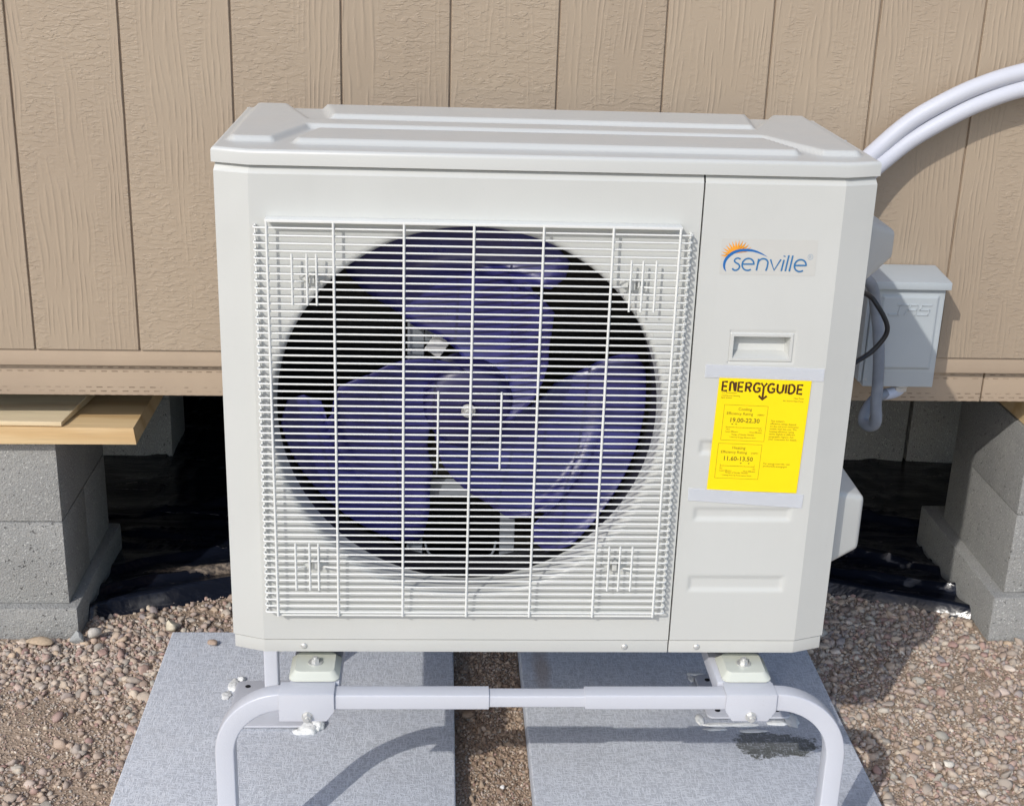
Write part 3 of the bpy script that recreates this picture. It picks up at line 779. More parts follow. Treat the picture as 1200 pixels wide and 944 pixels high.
# --- fan grille: every wire its own part
GY = -.0185; wr = .00142
def wire(name, pts_, r, n=7, parent=None):
    bm = bmesh.new(); sweep(bm, pts_, circ(r, n)); return toac(bm_obj(name, bm, M_GRILL, ang=60))
NB = 56; ZB0, ZB1 = .0815, .6870; XB0, XB1 = .0565, .6785
breaks = {}
pitch = (ZB1-ZB0)/(NB-1)
def row_of(z): return int(round((z-ZB0)/pitch))
breaks[row_of(.6145)] = [(.119,.153), (.578,.613)]
breaks[row_of(.1615)] = [(.112,.154), (.574,.616)]
def hbar(x0, x1, l, r):
    P = []
    if l: P += [(x0+.002, .0, 0), (x0+.0005, GY+.004, 0), (x0+.002, GY+.0008, 0)]
    else: P += [(x0-.008, GY+.008, -.002), (x0-.003, GY+.0025, 0)]
    P += [(x0+.005, GY, 0), (x1-.005, GY, 0)]
    if r: P += [(x1-.002, GY+.0008, 0), (x1-.0005, GY+.004, 0), (x1-.002, .0, 0)]
    else: P += [(x1+.003, GY+.0025, 0), (x1+.008, GY+.008, -.002)]
    return P
first = None
for i in range(NB):
    z = ZB0 + i*pitch
    if i in breaks:
        (a0, a1), (b0, b1) = breaks[i]
        for s0, s1, l, r in ((XB0, a0, 1, 0), (a1, b0, 0, 0), (b1, XB1, 0, 1)):
            o = wire('grille_wire', hbar(s0, s1, l, r), wr); o.location.z += z
    elif first is None:
        first = wire('grille_wire', hbar(XB0, XB1, 1, 1), wr); first.location.z = z
    else:
        o = mesh_obj('grille_wire', first.data, M_GRILL); toac(o); o.location.z = z
vxs = (.0760, .1690, .2680, .3665, .4650, .5640, .6595)
for x in vxs:
    wire('upright_wire', [(x, GY-.002, .076), (x, GY-.0022, .10), (x, GY-.0022, .6965)], .0019, 8)
toac(box_obj('grille_top_rail', .0735, .6620, GY-.0035, -.0003, .6955, .6995, M_GRILL, None, .0008, 2))
toac(box_obj('grille_bottom_rail', .0735, .6620, GY+.002, -.0003, .0735, .0762, M_GRILL, None, .0006, 1))
for x in (XB0+.0022, XB1-.0022):                                        # the side wires that the loops are welded to
    wire('side_wire', [(x, -.007, ZB0-.003), (x, -.007, ZB1+.003)], .0016, 7)
for z0, z1, xx in ((.576,.651,(.110,.131,.1445)), (.574,.650,(.592,.609,.628)), (.121,.200,(.105,.126,.1395)), (.122,.198,(.585,.602,.621)), (.326,.448,(.319,)), (.326,.448,(.412,))):
    for x in xx: wire('short_wire', [(x, GY-.002, z0), (x, GY-.002, z1)], .0016, 7)
for cx, cz in ((.137,.6145), (.597,.6125), (.133,.161), (.596,.161)):   # clips holding the grille to the panel
    bm = bmesh.new()
    box(bm, cx-.004, cx+.004, -.012, 0, cz-.009, cz+.006, .0015, 2)
    for sg in (-1, 1):
        box(bm, -.008, .008, -.0015, .0015, -.0045, .0045, .001, 1, Matrix.Translation((cx+sg*.0125, -.009, cz)) @ Matrix.Rotation(sg*.9, 4, 'Z'))
    toac(bm_obj('grille_clip', bm, M_CAB))

# --- fan
fan = mesh_obj('fan_hub', bpy.data.meshes.new('fan_hub'), M_HUB)
bm = bmesh.new()
prof = [(0.0005,.040), (.012,.040), (.013,.046), (.020,.0475), (.040,.0480), (.054,.0500), (.063,.0545), (.068,.062), (.0695,.072), (.070,.115)]
N = 48
RR = [[bm.verts.new((r*math.cos(2*math.pi*i/N), y, r*math.sin(2*math.pi*i/N))) for i in range(N)] for r, y in prof]
for A, B in zip(RR, RR[1:]):
    for i in range(N): bm.faces.new((A[i], B[i], B[(i+1) % N], A[(i+1) % N]))
bmesh.ops.recalc_face_normals(bm, faces=bm.faces); bm.to_mesh(fan.data); bm.free(); shade(fan.data, 40)
fan.location = (FCX, 0, FCZ); toac(fan)
def interp(tab, r):
    for (a, va), (b, vb) in zip(tab, tab[1:]):
        if r <= b: return va + (vb-va)*max(0, (r-a))/(b-a)
    return tab[-1][1]
CW = [(.058,-25), (.082,-3), (.12,22), (.155,41), (.180,48), (.192,51), (.200,64), (.209,66), (.216,58), (.24,56), (.262,58), (.272,66)]
CCW = [(.058,92), (.082,104), (.137,128), (.20,134), (.22,135), (.25,135), (.262,134), (.272,128)]
def blade_mesh():
    rs = [.058,.07,.082,.1,.12,.137,.155,.17,.18,.188,.192,.196,.2,.205,.209,.213,.216,.225,.24,.25,.257,.262,.267,.270,.272]; K = 18; V = []; F = []
    for r in rs:
        a, b = interp(CW, r), interp(CCW, r)
        for k in range(K+1):
            t = k/K; ang = math.radians(a + (b-a)*t)
            y = .050 + .078*t*(.45+.55*min(1,(r-.05)/.12)) + .012*math.sin(math.pi*t)
            q = r*(1+.045*sstep(.06, .27, r)); V.append((q*math.cos(ang), y, q*math.sin(ang)))
    for j in range(len(rs)-1):
        for k in range(K): q = j*(K+1)+k; F.append((q, q+1, q+K+2, q+K+1))
    me = bpy.data.meshes.new('fan_blade'); me.from_pydata(V, [], F); me.update(); shade(me, 60); return me
bme = blade_mesh()
for k in range(3):
    o = mesh_obj('fan_blade', bme, M_BLADE, fan); o.rotation_euler = (0, math.radians(-120*k), 0) if False else (0, math.radians(120*k), 0)
    md = o.modifiers.new('thickness', 'SOLIDIFY'); md.thickness = .0028; md.offset = 1
nut = hexbolt('hub_nut', (0, .0405, 0), (0,-1,0), M_STEEL, fan, .0075, .008, .011)
# motor and its bracket
bm = bmesh.new(); bmesh.ops.create_cone(bm, cap_ends=True, segments=40, radius1=.062, radius2=.058, depth=.10, matrix=Matrix.Translation((FCX,.17,FCZ)) @ Matrix.Rotation(math.pi/2, 4, 'X'))
toac(bm_obj('fan_motor', bm, M_DARK))
for xa_, xb_ in ((.270, .296), (.425, .449)):
    bm = bmesh.new(); box(bm, xa_, xb_, .150, .154, .02, .765, .0008, 1); box(bm, xa_, xa_+.003, .154, .170, .02, .765, .0006, 1); box(bm, xb_-.003, xb_, .154, .170, .02, .765, .0006, 1)
    toac(bm_obj('motor_bracket', bm, M_BRKT))
for za_, zb_ in ((.205, .235), (.055, .085), (.47, .50)):
    toac(box_obj('bracket_plate', .297, .424, .151, .155, za_, zb_, M_BRKT, None, .001, 1))
bm = bmesh.new(); sweep(bm, catmull([(.318,.146,.245), (.318,.146,.262), (.310,.146,.272), (.300,.146,.280), (.300,.146,.32)], 4), circ(.0016, 6)); toac(bm_obj('motor_frame_wire', bm, M_BRKT))
bm = bmesh.new(); sweep(bm, catmull([(.300,.146,.125), (.306,.146,.105), (.322,.146,.098), (.40,.146,.098), (.414,.146,.106), (.418,.146,.125)], 4), circ(.0018, 6)); toac(bm_obj('motor_frame_wire', bm, M_BRKT))
bm = bmesh.new(); box(bm, -.014, .014, -.002, .002, -.018, .018, .001, 1, Matrix.Translation((.318,.142,.468)) @ Matrix.Rotation(.6, 4, 'Y'))
toac(bm_obj('motor_clip', bm, M_ALU)); 

# --- side covers on the right
def side_cover(y0, y1, z0, z1, tz0, tz1, out_, ty0, ty1):
    bm = bmesh.new()
    A = [bm.verts.new(v) for v in ((W-.002,y0,z0), (W-.002,y1,z0), (W-.002,y1,z1), (W-.002,y0,z1))]
    B = [bm.verts.new(v) for v in ((W+out_,ty0,tz0), (W+out_,ty1,tz0), (W+out_,ty1,tz1), (W+out_,ty0,tz1))]
    for i in range(4): bm.faces.new((A[i], A[(i+1) % 4], B[(i+1) % 4], B[i]))
    bm.faces.new(B); bmesh.ops.bevel(bm, geom=list(bm.edges), offset=.011, segments=4, profile=.55, affect='EDGES')
    return toac(bm_obj('valve_cover', bm, M_CAB, ang=50))
side_cover(.06, .28, .585, .700, .618, .662, .082, .15, .25)
side_cover(.045, .28, .130, .265, .152, .246, .060, .07, .26)

# --- feet of the unit
def foot(cx, cy, sg):
    bm = bmesh.new()
    a, b = .0395, .0400
    lay = [(-.0305, 1.0), (-.0285, 1.0), (-.0215, .80), (-.0185, .74)]
    rings = []
    for z, s in lay:
        ring = []
        for (u, v) in rrect(2*a*(s if s == 1 else s+.04), 2*b*s, .012 if s == 1 else .009, 5):
            ring.append(bm.verts.new((cx+u, cy+v, z)))
        rings.append(ring)
    n = len(rings[0])
    for A, B in zip(rings, rings[1:]):
        for i in range(n): bm.faces.new((A[i], A[(i+1) % n], B[(i+1) % n], B[i]))
    bm.faces.new(rings[-1]); bm.faces.new(rings[0][::-1])
    box(bm, cx-.030, cx+.030, cy+sg*.036-.003, cy+sg*.036+.003, -.020, -.0005, .001, 1)
    f = toac(bm_obj('mounting_foot', bm, M_FOOT, ang=40))
    hexbolt('foot_bolt', (cx, cy-sg*.003, -.0184), (0,0,1), M_STEEL, None, .0068, .0065, .0115)
    b_ = bpy.context.scene.collection.objects[-1]; b_.parent = f
    return f
foot(.1300, .0020, 1); foot(.8170, .0015, 1); foot(.1300, .415, -1); foot(.8170, .415, -1)

# --- printed logo: sun, swoosh and lettering on a clear film
def strip_mesh(bm, P, wdt, xf):
    """flat ribbon with round ends along 2D points"""
    P = [Vector((*p, 0)) for p in P]; n = len(P); L = []; Rr = []
    for i, p in enumerate(P):
        t = (P[min(i+1, n-1)]-P[max(i-1, 0)]).normalized(); nn = Vector((-t.y, t.x, 0))
        wd = wdt[i] if isinstance(wdt, (list, tuple)) else wdt
        L.append(bm.verts.new(xf(p+nn*wd/2))); Rr.append(bm.verts.new(xf(p-nn*wd/2)))
    for i in range(n-1): bm.faces.new((L[i], L[i+1], Rr[i+1], Rr[i]))
def arc(cx, cy, rx, ry, a0, a1, n=14):
    return [(cx+rx*math.cos(math.radians(a0+(a1-a0)*i/n)), cy+ry*math.sin(math.radians(a0+(a1-a0)*i/n))) for i in range(n+1)]
bm = bmesh.new(); box(bm, .7235, .8640, -.0004, -.0001, .627, .680); toac(bm_obj('logo_film', bm, M_DECAL, smooth=False))
# px of the photo zoom (10x, origin 840,270) -> panel
def LX(u, v): return (.7255 + (u-80)/1080*.1335 + 0.0, .6800 - (v-90)/390*.0480 + (u-600)/1080*.002)
def sh(u, v, k=.0): return LX(u, v)
def mk_flat(name, strokes, mat, y, parent=None):
    bm = bmesh.new()
    for i_, (P, wd) in enumerate(strokes):
        strip_mesh(bm, [LX(*p) for p in P], wd, lambda q: (q.x, y-i_*.00003, q.y))
    bmesh.ops.solidify if False else None
    o = bm_obj(name, bm, mat, smooth=False); return toac(o) if parent is None else o
# swoosh
sw = [(145,480),(120,440),(113,390),(125,340),(160,290),(215,248),(290,225),(380,220),(460,232),(540,262),(615,300)]
ww = [.0002,.0025,.0034,.0040,.0044,.0044,.0042,.0038,.0030,.0020,.0002]
sw = [(c[0], c[1]) for c in catmull([(a_, b_, 0) for a_, b_ in sw], 4)]; ww2 = []
for i in range(10):
    for k in range(4): ww2.append(ww[i]+(ww[i+1]-ww[i])*k/4)
ww2.append(ww[-1])
mk_flat('logo_swoosh', [(sw, ww2)], M_BLUE, -.00075)
# sun: half disc with rays
bm = bmesh.new(); cx_, cy_ = 255, 300
pts_sun = []
for i in range(0, 27):
    a = math.radians(188 - i*(188-22)/26); r_in, r_out = 118, 198
    r = r_out if i % 2 == 0 else r_in
    pts_sun.append((cx_+r*1.0*math.cos(a), cy_-r*math.sin(a)*1.02))
cv = bm.verts.new((lambda q: (q[0], -.0006, q[1]))(LX(230, 262)))
rim = [bm.verts.new((LX(*q)[0], -.0006, LX(*q)[1])) for q in pts_sun]
for i in range(len(rim)-1): bm.faces.new((cv, rim[i], rim[i+1]))
toac(bm_obj('logo_sun', bm, M_ORANGE, smooth=False))
def slant(P, x0, k=.0): return [(x0+px_, py_) for px_, py_ in P]
letters = []
def rev(P): return P
letters.append([(300,330),(280,318),(255,318),(236,332),(232,352),(245,368),(275,385),(292,402),(296,425),(280,452),(250,464),(225,455),(215,438)])       # s
letters.append([(325,388),(462,388)] )
letters.append([(q[0]*1.0, q[1]) for q in arc(394, 392, 69, 72, 3, -305, 26)])                                                                            # e bowl (y down)
letters.append([(515,325),(500,465)]); letters.append([(508,400)]+[(q[0], q[1]) for q in arc(570, 378, 58, 56, 190, 350, 12)]+[(624,420),(612,468)])         # n
letters.append([(655,330),(708,462),(778,330)])                                                                                                            # v
letters.append([(815,335),(795,470)]); letters.append([(868,280),(843,472)]); letters.append([(915,283),(890,474)])                                          # i l l
letters.append([(945,402),(1082,402)]); letters.append(arc(1014, 404, 69, 72, 3, -305, 26))                                                                 # e
letters.append([(818,285),(815,297)])
mk_flat('logo_lettering', [([tuple(c[:2]) for c in catmull([(*q, 0) for q in L_], 3)] if len(L_) > 6 else L_,   .0023 if i_ < len(letters)-1 else .003) for i_, L_ in enumerate(letters)], M_TXT, -.00090)
mk_flat('registered_mark', [(arc(1125, 300, 30, 32, 0, 360, 20), .0006), ([(1115,315),(1115,285),(1130,285),(1134,293),(1126,300),(1115,300)], .0006), ([(1124,300),(1136,316)], .0006)], M_REG, -.00075)

# ================================================================== ENERGY LABEL
el = thing('energy_label', 'bright yellow efficiency label sheet taped to the service panel', 'label', (.737, -.001, .4705))
EX = Vector((.1400, 0, -.0047)); EZ = Vector((-.0046, 0, -.1835))
def E(u, v, y=0.0): p = EX*u + EZ*v; return Vector((p.x, y, p.z))        # u,v in 0..1 from the top-left corner
bm = bmesh.new()
A = [bm.verts.new(E(*c, .0)) for c in ((0,0),(1,0),(1,1),(0,1))]; B = [bm.verts.new(E(*c, -.0004)) for c in ((0,0),(1,0),(1,1),(0,1))]
bm.faces.new(A); bm.faces.new(B[::-1])
for i in range(4): bm.faces.new((A[i], A[(i+1) % 4], B[(i+1) % 4], B[i]))
bm_obj('paper_sheet', bm, M_YEL, el, smooth=False)
def estrokes(name, strokes, mat, y=-.0007):
    bm = bmesh.new()
    for i_, (P, wd) in enumerate(strokes): strip_mesh(bm, P, wd, lambda q: E(q.x/.140, q.y/.1835, y-i_*.000006))
    return bm_obj(name, bm, mat, el, smooth=False)
# heavy heading (mm grid): x right, y down
def glyphs(txt, x, y, h, wd):
    out = []; G = {
     'E': (.60, [[(.62,0),(0,0),(0,1),(.62,1)], [(0,.5),(.55,.5)]]),
     'N': (.72, [[(0,1),(0,0),(.72,1),(.72,0)]]),
     'n': (.70, [[(0,1.03),(0,.0)], [(0,.03),(.28,.0),(.42,.12),(.62,.95)], [(.70,-.03),(.70,1.03)]]),
     'R': (.64, [[(0,1),(0,0),(.42,0),(.6,.1),(.62,.28),(.52,.45),(.3,.5),(.06,.5)], [(.3,.5),(.64,1)]]),
     'G': (.78, [[(.74,.12),(.5,0),(.25,.03),(.05,.25),(0,.5),(.06,.78),(.28,.98),(.56,.98),(.78,.86),(.78,.55),(.45,.55)]]),
     'U': (.70, [[(0,0),(0,.62),(.1,.88),(.35,1),(.6,.88),(.7,.62),(.7,0)]]),
     'I': (.0, [[(0,0),(0,1)]]),
     'D': (.70, [[(0,1),(0,0),(.35,0),(.6,.16),(.7,.5),(.6,.84),(.35,1),(0,1)]]),
     'Y': (.72, [[(0,0),(.36,.42),(.72,0)], [(.36,.42),(.36,1.85)]]),
    }
    for ch in txt:
        wg, st = G[ch]
        for s_ in st: out.append(([(x+px_*h, y+py_*h) for px_, py_ in s_], wd))
        x += (wg+.36)*h
    return out
def glyphs_xy(txt, x, y, hx, hy, wd):
    return [([(x+(a_-x), y+(b_-y)*hy/hx) for a_, b_ in P_], w_) for P_, w_ in glyphs(txt, x, y, hx, wd)]
hd = glyphs_xy('EnERG', .0062, .0075, .0119, .0140, .0033) + glyphs_xy('Y', .0640, .0068, .0125, .0145, .0032) + glyphs_xy('GUIDE', .0752, .0075, .0124, .0140, .0033)
xs_ = .0640+.36*.0125
hd += [([(xs_-.0062,.0270),(xs_,.0330),(xs_+.0062,.0270)], .0034), ([(xs_, .02),(xs_, .032)], .0027)]
hd2 = []
estrokes('heading_print', hd, M_INK)
def rect(x0, y0, x1, y1): return [(x0,y0),(x1,y0),(x1,y1),(x0,y1),(x0,y0)]
thin = [([(a_, b_), (c_, d_)], .00045) for (x0, y0, x1, y1) in ((.0125,.0435,.0790,.1005), (.0100,.1060,.0770,.1630)) for a_, b_, c_, d_ in ((x0,y0,x1,y0),(x1,y0,x1,y1),(x1,y1,x0,y1),(x0,y1,x0,y0))]
thin += [([(.0185,.0795),(.0720,.0795)], .0005), ([(.0185,.0775),(.0185,.081)], .0004), ([(.0720,.0775),(.0720,.081)], .0004), ([(.0165,.1425),(.0690,.1425)], .0005), ([(.0165,.1395),(.0165,.1455)], .0004), ([(.0690,.1395),(.0690,.1455)], .0004)]
for tx in np.linspace(.024, .067, 9): thin.append(([(tx, .0785), (tx, .0795)], .0003)); thin.append(([(tx-.002, .1415), (tx-.002, .1425)], .0003))
estrokes('ruled_lines', thin, M_INK2)
tri = []
for tx, ty in ((.0275,.0735), (.0335,.0735), (.0475,.1365), (.0600,.1365)): tri.append(([(tx-.0011, ty), (tx, ty+.0015), (tx+.0011, ty)], .0012))
estrokes('pointer_marks', tri, M_INK2)
def text_mesh(body, size, align, x, y, mat, name='printed_text', bold=0.0, yy=-.0007):
    cu = bpy.data.curves.new('t', 'FONT'); cu.body = body; cu.size = size; cu.align_x = align; cu.offset = bold; cu.resolution_u = 2; cu.space_line = 1.05
    ob = bpy.data.objects.new('t', cu); C.objects.link(ob)
    dg = bpy.context.evaluated_depsgraph_get(); dg.update(); me = bpy.data.meshes.new_from_object(ob.evaluated_get(dg)); bpy.data.objects.remove(ob)
    for v in me.vertices:
        p = E((x+v.co.x)/.140, (y-v.co.y)/.1835, yy); v.co = p
    me.materials.clear(); me.name = name; return mesh_obj(name, me, mat, el)
text_mesh('U.S. Government', .0032, 'LEFT', .006, .0255, M_INK2)
text_mesh('Heat Pump', .0034, 'RIGHT', .1315, .0300, M_INK2)
text_mesh('Cooling and Heating\nSplit System', .0034, 'LEFT', .006, .0300, M_INK2)
text_mesh('Air Source Heat Pump', .0034, 'RIGHT', .1315, .0345, M_INK2)
text_mesh('Cooling', .0066, 'CENTER', .0445, .0520, M_INK2)
text_mesh('Efficiency Rating', .0062, 'LEFT', .0170, .0592, M_INK2); text_mesh('(SEER)*', .0036, 'LEFT', .0640, .0592, M_INK2)
text_mesh('19.00-22.30', .0098, 'CENTER', .0455, .0710, M_INK2, bold=.00018)
text_mesh('Heating', .0066, 'CENTER', .0420, .1145, M_INK2)
text_mesh('Efficiency Rating', .0062, 'LEFT', .0150, .1217, M_INK2); text_mesh('(HSPF)*', .0036, 'LEFT', .0615, .1217, M_INK2)
text_mesh('11.60-13.50', .0098, 'CENTER', .0425, .1335, M_INK2, bold=.00018)
text_mesh('14.0\nLeast Efficient', .0034, 'LEFT', .0185, .0840, M_INK2); text_mesh('42.0\nMost Efficient', .0034, 'RIGHT', .0740, .0840, M_INK2)
text_mesh('8.2\nLeast Efficient', .0034, 'LEFT', .0160, .1480, M_INK2); text_mesh('13.5\nMost Efficient', .0034, 'RIGHT', .0715, .1480, M_INK2)
text_mesh('Range of Similar Models', .0036, 'CENTER', .0455, .0920, M_INK2); text_mesh('* Seasonal Energy Efficiency Ratio', .0030, 'CENTER', .0455, .0962, M_INK2)
text_mesh('Range of Similar Models', .0036, 'CENTER', .0430, .1545, M_INK2); text_mesh('* Heating Seasonal Performance Factor', .0030, 'CENTER', .0430, .1587, M_INK2)
text_mesh('This system\'s\nefficiency ratings depend\non the coil your contractor\ninstalls with this unit. The\nheating efficiency rating\nvaries slightly in different\ngeographic regions. Ask\nyour contractor for details.', .0040, 'LEFT', .0855, .0680, M_INK2)
text_mesh('For energy cost info, visit\nproductinfo.energy.gov', .0040, 'LEFT', .0825, .1375, M_INK2)
def tape(P):
    bm = bmesh.new(); A = [bm.verts.new((x-.737, .0+yy, z-.4705)) for x, z in P for yy in (0,)]
    vs_ = []
    A = [bm.verts.new((x-.737, -.0009, z-.4705)) for x, z in P]; B = [bm.verts.new((x-.737, -.0012, z-.4705)) for x, z in P]
    bm.verts.ensure_lookup_table(); bm.faces.new(A); bm.faces.new(B[::-1])
    for i in range(4): bm.faces.new((A[i], B[i], B[(i+1) % 4], A[(i+1) % 4]))
    bmesh.ops.delete(bm, geom=[v for v in bm.verts if not v.link_faces], context='VERTS')
    return bm_obj('tape_strip', bm, M_TAPE, el, smooth=False)
tape([(.7145,.4695), (.8945,.4655), (.8945,.4850), (.7145,.4895)]); tape([(.7045,.2690), (.8830,.2575), (.8840,.2800), (.7035,.2895)])

# ================================================================== STAND
st = thing('metal_stand', 'white powder coated adjustable steel stand carrying the air conditioner', 'stand', (.473, .2, ZS))
SO = Matrix.Translation((-.473, -.2, -ZS))
def tost(o): o.parent = st; o.matrix_parent_inverse = SO; return o
tb = .0300; th = .0255
def stand_beam(y, front):
    zc = -.0485
    for a, b, w2, h2 in ((.160, .404, tb, th), (.3, .660, tb-.005, th-.005), (.555, .785, tb, th)):
        bm = bmesh.new(); sweep(bm, [(a, y, zc), (b, y, zc)], rrect(w2, h2, .0026, 3), up=(0,1,0)); tost(bm_obj('telescoping_rail', bm, M_STAND, ang=40))
    for sg, xv, xs0, R_ in ((-1, -.0080, .0850, .093), (1, .9640, .8600, .104)):
        cx = xs0; P = [(cx - sg*.03, y, zc)]
        for i in range(15):
            a = math.radians(90*i/14); P.append((cx + sg*R_*math.sin(a), y, zc - R_*(1-math.cos(a))))
        P.append((xv if abs(xv-(cx+sg*R_)) < .002 else cx+sg*R_, y, ZS+.004))
        bm = bmesh.new(); sweep(bm, P, rrect(.0300, .0300, .0026, 3), up=(0,1,0)); tost(bm_obj('leg', bm, M_STAND, ang=40))
    return
stand_beam(-.055, True); 
# rear frame sits inwards a little
def rear():
    y, zc = .450, -.0485
    bm = bmesh.new(); sweep(bm, [(.160, y, zc), (.785, y, zc)], rrect(tb, th, .0035, 4), up=(0,1,0)); tost(bm_obj('telescoping_rail', bm, M_STAND, ang=40))
    for sg, xs0, R_ in ((-1, .085, .0835), (1, .860, .088)):
        P = [(xs0 - sg*.03, y, zc)]
        for i in range(15):
            a = math.radians(90*i/14); P.append((xs0 + sg*R_*math.sin(a), y, zc - R_*(1-math.cos(a))))
        P.append((xs0+sg*R_, y, ZS+.004)); bm = bmesh.new(); sweep(bm, P, rrect(.028, .028, .004, 4), up=(0,1,0)); tost(bm_obj('leg', bm, M_STAND, ang=40))
rear()
for xa_, xb_ in ((.0930, .1700), (.7690, .8560)):                       # side arms under the feet
    tost(box_obj('side_arm', xa_, xb_, -.036, .47, -.0600, -.0318, M_STAND, None, .002, 2))
def clamp(x0, x1, both, ys=(-.0745, -.0365)):
    bm = bmesh.new(); zt, zb_ = -.0320, -.0790; c = .012
    P = [(x0, zt), (x1, zt), (x1, zb_+c*1.5), (x1-c, zb_), (x0+(c if both else 0), zb_)] + ([(x0, zb_+c*1.5)] if both else [])
    extrude_poly(bm, P, ys[0], ys[0]+.003, 'xz', .0008)
    box(bm, x0, x1, ys[0]+.0012, ys[1], zt-.0025, zt+.0006, .0012, 2)
    box(bm, x0, x1, ys[1]-.003, ys[1], zb_+.01, zt-.001, .0008, 1)
    return tost(bm_obj('clamp_bracket', bm, M_STAND))
c1 = clamp(.0790, .1640, False); c2 = clamp(.7770, .8575, True)
for cc, bx in ((c1, .1225), (c2, .8180)):
    hexbolt('bolt', (bx, -.0742, -.0705), (0,-1,0), M_STEEL, None, .0070, .007, .0088)
    b_ = C.objects[-1]; b_.parent = cc; b_.matrix_parent_inverse = (SO).inverted() @ Matrix.Identity(4) if False else Matrix.Identity(4)
def foot_plate(x0, x1, y0, y1):
    bm = bmesh.new(); P = [(x0+x1)/2 + u for u, v in rrect(x1-x0, y1-y0, .014, 4)], [(y0+y1)/2 + v for u, v in rrect(x1-x0, y1-y0, .014, 4)]
    extrude_poly(bm, list(zip(*P)), ZS+.0045, ZS+.0085, 'xy', .0008); f = tost(bm_obj('foot_plate', bm, M_STAND))
    for hx in (x0+.024, x1-.024):
        for hy in (y0+.024, y1-.022):
            bm = bmesh.new(); bmesh.ops.create_cone(bm, cap_ends=True, segments=16, radius1=.0055, radius2=.0055, depth=.001, matrix=Matrix.Translation((hx, hy, ZS+.0088)))
            h = bm_obj('bolt_hole', bm, M_BLACK, f)
    return f
fp1 = foot_plate(-.080, .0905, .372, .535); fp2 = foot_plate(.862, 1.030, .402, .562)
foot_plate(-.093, .077, -.140, .03); foot_plate(.879, 1.049, -.140, .03)
bm = bmesh.new()                                                        # red printed maker's sticker on the left plate
box(bm, .012, .085, .405, .437, ZS+.0087, ZS+.0090); tost(bm_obj('plate_sticker', bm, M_STAND, smooth=False))
bm = bmesh.new()
for k in range(9):
    box(bm, .022+k*.0052, .0257+k*.0052, .417, .4205, ZS+.0091, ZS+.0093)
    box(bm, .022+k*.0052, .0233+k*.0052, .417, .4255, ZS+.0091, ZS+.0093)
tost(bm_obj('sticker_print', bm, M_RED, smooth=False))

# ------------------------------------------------------------------ sealant blobs
def blob_mesh(parts, seed):
    bm = bmesh.new()
    for (x, y, z, rx, ry, rz_) in parts:
        r = bmesh.ops.create_icosphere(bm, subdivisions=3, radius=1)
        for v in r['verts']:
            k = 1 + .35*noise.noise(v.co*1.8 + Vector((seed, x*50, y*50))) + .12*noise.noise(v.co*5 + Vector((seed, 0, x*50)))
            v.co = Vector((x+v.co.x*rx*k, y+v.co.y*ry*k, z+max(v.co.z, -.3)*rz_*k))
    return bm
def sealant(label, parts, seed):
    return tag(bm_obj('sealant_blob', blob_mesh(parts, seed), M_CAULK, ang=60), label, 'sealant', 'white sealant blobs round the foot plates')
sealant('thick lumpy white sealant blob at the front corner of the left foot plate', [(.078,.372,ZS+.003,.020,.017,.011), (.094,.380,ZS+.004,.014,.014,.012), (.066,.363,ZS+.001,.018,.010,.006)], 3)
sealant('small white sealant smear at the back left corner of the left foot plate', [(-.086,.528,ZS+.002,.012,.022,.006), (-.096,.492,ZS+.001,.010,.016,.003), (-.074,.548,ZS+.003,.008,.008,.006)], 5)
sealant('white sealant along the front edge and right corner of the right foot plate', [(1.031,.402,ZS+.001,.014,.024,.0045), (1.002,.392,ZS+.001,.022,.008,.003), (.93,.386,ZS+.001,.030,.007,.0025), (.885,.386,ZS+.001,.034,.007,.0025), (.847,.404,ZS+.001,.008,.018,.003), (.945,.366,ZS+.0004,.028,.006,.0016), (.872,.372,ZS+.0004,.024,.005,.0016)], 8)
sealant('thin white sealant trace at the back left corner of the right foot plate', [(.868,.575,ZS+.001,.018,.006,.002), (.856,.558,ZS+.001,.006,.014,.002)], 12)

# ================================================================== ELECTRICAL BOX, CONDUITS, PIPES
db = thing('disconnect_box', 'grey metal electrical disconnect box with a sloped hood on the tan wall', 'electrical box', (1.235, .74, .24))
DO = Matrix.Translation((-1.235, -.74, -.24))
def todb(o): o.parent = db; o.matrix_parent_inverse = DO; return o
BY = .645
todb(box_obj('enclosure', 1.170, 1.313, BY, .742, .232, .438, M_BOX, None, .002, 2))
bm = bmesh.new(); extrude_poly(bm, [(BY-.012, .4365), (BY-.012, .4515), (.735, .4600), (.741, .4600), (.741, .4365)], 1.160, 1.3195, 'yz', .0015)
todb(bm_obj('hood', bm, M_BOX))
def door_y(x, z):
    k = min(x-1.186, 1.302-x, z-.270, .424-z); y = BY-.0005 - .0045*sstep(0, .0045, k)
    return y
dx_ = [float(q) for q in np.linspace(1.178, 1.310, 60)]; dz_ = [float(q) for q in np.linspace(.262, .430, 74)]
todb(grid_obj('cover_door', dx_, dz_, lambda x, z: (x, door_y(x, z), z), M_BOX, ang=60))
todb(box_obj('side_flange', 1.1610, 1.1690, BY+.006, .743, .240, .430, M_BOX, None, .001, 1))
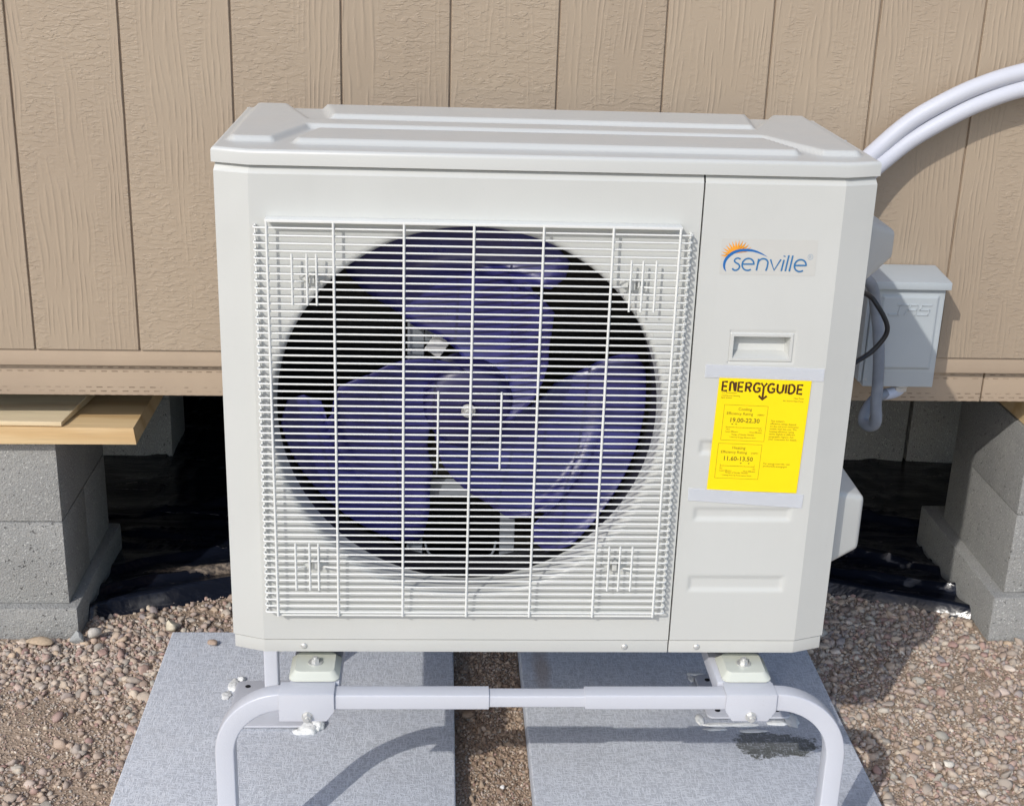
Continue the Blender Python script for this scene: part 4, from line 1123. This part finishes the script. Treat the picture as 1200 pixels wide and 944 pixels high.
# raised slanted letters pressed into the cover
bm = bmesh.new()
def emb(P, wd=.0034):
    P = [Vector((*p, 0)) for p in P]; n = len(P)
    for a_, b_ in zip(P, P[1:]):
        t = (b_-a_); L = t.length; ang = math.atan2(t.y, t.x)
        box(bm, -wd*.3, L+wd*.3, -.0016, .0012, -wd/2, wd/2, .0006, 1, Matrix.Translation((a_.x, BY-.0052, a_.y)) @ Matrix.Rotation(-ang, 4, 'Y'))
def lt(P, x0, k=.24, h=.020, z0=.384): return [(x0 + u*.02 + k*v*h, z0 + v*h) for u, v in P]
emb(lt([(0,1),(1.1,1)], 1.214)); emb(lt([(.55,1),(.55,0)], 1.210)); emb(lt([(0,0),(1.0,0)], 1.203, k=0))
emb(lt([(0,0),(.3,1),(.95,1),(1.05,0)], 1.2345)); emb(lt([(.15,.48),(1.0,.48)], 1.2345))
emb(lt([(1.05,1),(.1,1),(0,.52),(1.0,.52),(.95,0),(-.05,0)], 1.2610))
todb(bm_obj('pressed_lettering', bm, M_BOX))
for z in (.247,): 
    for x in (1.171, 1.1755): todb(screw('screw', (x, BY-.0002, z), None, .0016))

# flexible conduit (whip) from the unit to the box
wy = .585
wp = [(.93,.386,.48), (.96,.44,.50), (1.06,.50,.505), (1.130,.56,.47), (1.155,wy,.42), (1.168,wy,.365), (1.176,wy,.31), (1.180,wy,.26), (1.182,wy,.215), (1.187,wy+.002,.186), (1.188,wy+.012,.168),
      (1.180,wy+.028,.160), (1.176,wy+.045,.166), (1.184,.640,.186), (1.204,.652,.205), (1.226,.660,.212)]
wo = thing('flexible_conduit', 'blue-grey flexible conduit looping from the unit up into the electrical box', 'conduit', (1.174, wy, .17))
WO = Matrix.Translation((-1.174, -wy, -.17))
def towo(o): o.parent = wo; o.matrix_parent_inverse = WO; return o
bm = bmesh.new(); cp = catmull(wp, 14)
rings_r = .0112
sweep(bm, cp, circ(rings_r, 16)); towo(bm_obj('conduit_hose', bm, M_WHIP, ang=60))
M_FIT = paint('pale_blue_fitting', (.50,.55,.66), .35)
bm = bmesh.new(); sweep(bm, catmull([(1.220,.659,.210), (1.240,.664,.2125), (1.252,.666,.218), (1.254,.667,.223)], 5), circ(.0118, 16)); towo(bm_obj('conduit_elbow', bm, M_FIT, ang=60))
bm = bmesh.new(); bmesh.ops.create_cone(bm, cap_ends=True, segments=8, radius1=.0150, radius2=.0150, depth=.009, matrix=Matrix.Translation((1.254,.666,.2225)))
bmesh.ops.create_cone(bm, cap_ends=True, segments=24, radius1=.0170, radius2=.0170, depth=.003, matrix=Matrix.Translation((1.254,.666,.2300)))
towo(bm_obj('lock_nut', bm, M_STEEL))

bk = tube_obj('black_cable', [(.935,.388,.46), (.97,.42,.48), (1.06,.46,.482), (1.112,.50,.461), (1.133,.50,.439), (1.149,.50,.415), (1.1555,.50,.397), (1.1515,.50,.379), (1.132,.498,.354), (1.11,.49,.341), (1.06,.46,.325), (.99,.42,.315), (.935,.388,.31)], .0047, M_BLACK, None, 12)
tag(bk, 'thin black cable curving out between the unit and the electrical box', 'cable')

py_ = .688
U = [(.905,.388,.44), (.915,.45,.475), (.975,.55,.545), (1.035,.61,.60), (1.092,.652,.648), (1.146,.678,.694), (1.210,py_,.7505), (1.2745,py_,.792), (1.340,py_,.8245), (1.417,py_,.8505), (1.52,py_,.872), (1.64,py_,.884), (1.80,py_,.888), (2.2,py_,.880)]
Lp = [(.855,.388,.42), (.875,.46,.455), (.985,.56,.545), (1.06,.612,.600), (1.114,.648,.640), (1.165,.674,.677), (1.2155,py_-.004,.7165), (1.2795,py_-.004,.7580), (1.3445,py_-.004,.7920), (1.422,py_-.004,.8200), (1.525,py_-.004,.8410), (1.64,py_-.004,.8530), (1.80,py_-.004,.857), (2.2,py_-.004,.849)]
a = tube_obj('insulated_pipe', U, .0165, M_PIPE, None, 24, 10); tag(a, 'upper of the two white insulated pipes arching over the right side wall', 'pipe', 'white insulated pipes arching from the unit')
b = tube_obj('insulated_pipe', Lp, .0158, M_PIPE, None, 24, 10); tag(b, 'lower of the two white insulated pipes, nearest its shadow on the wall', 'pipe', 'white insulated pipes arching from the unit')
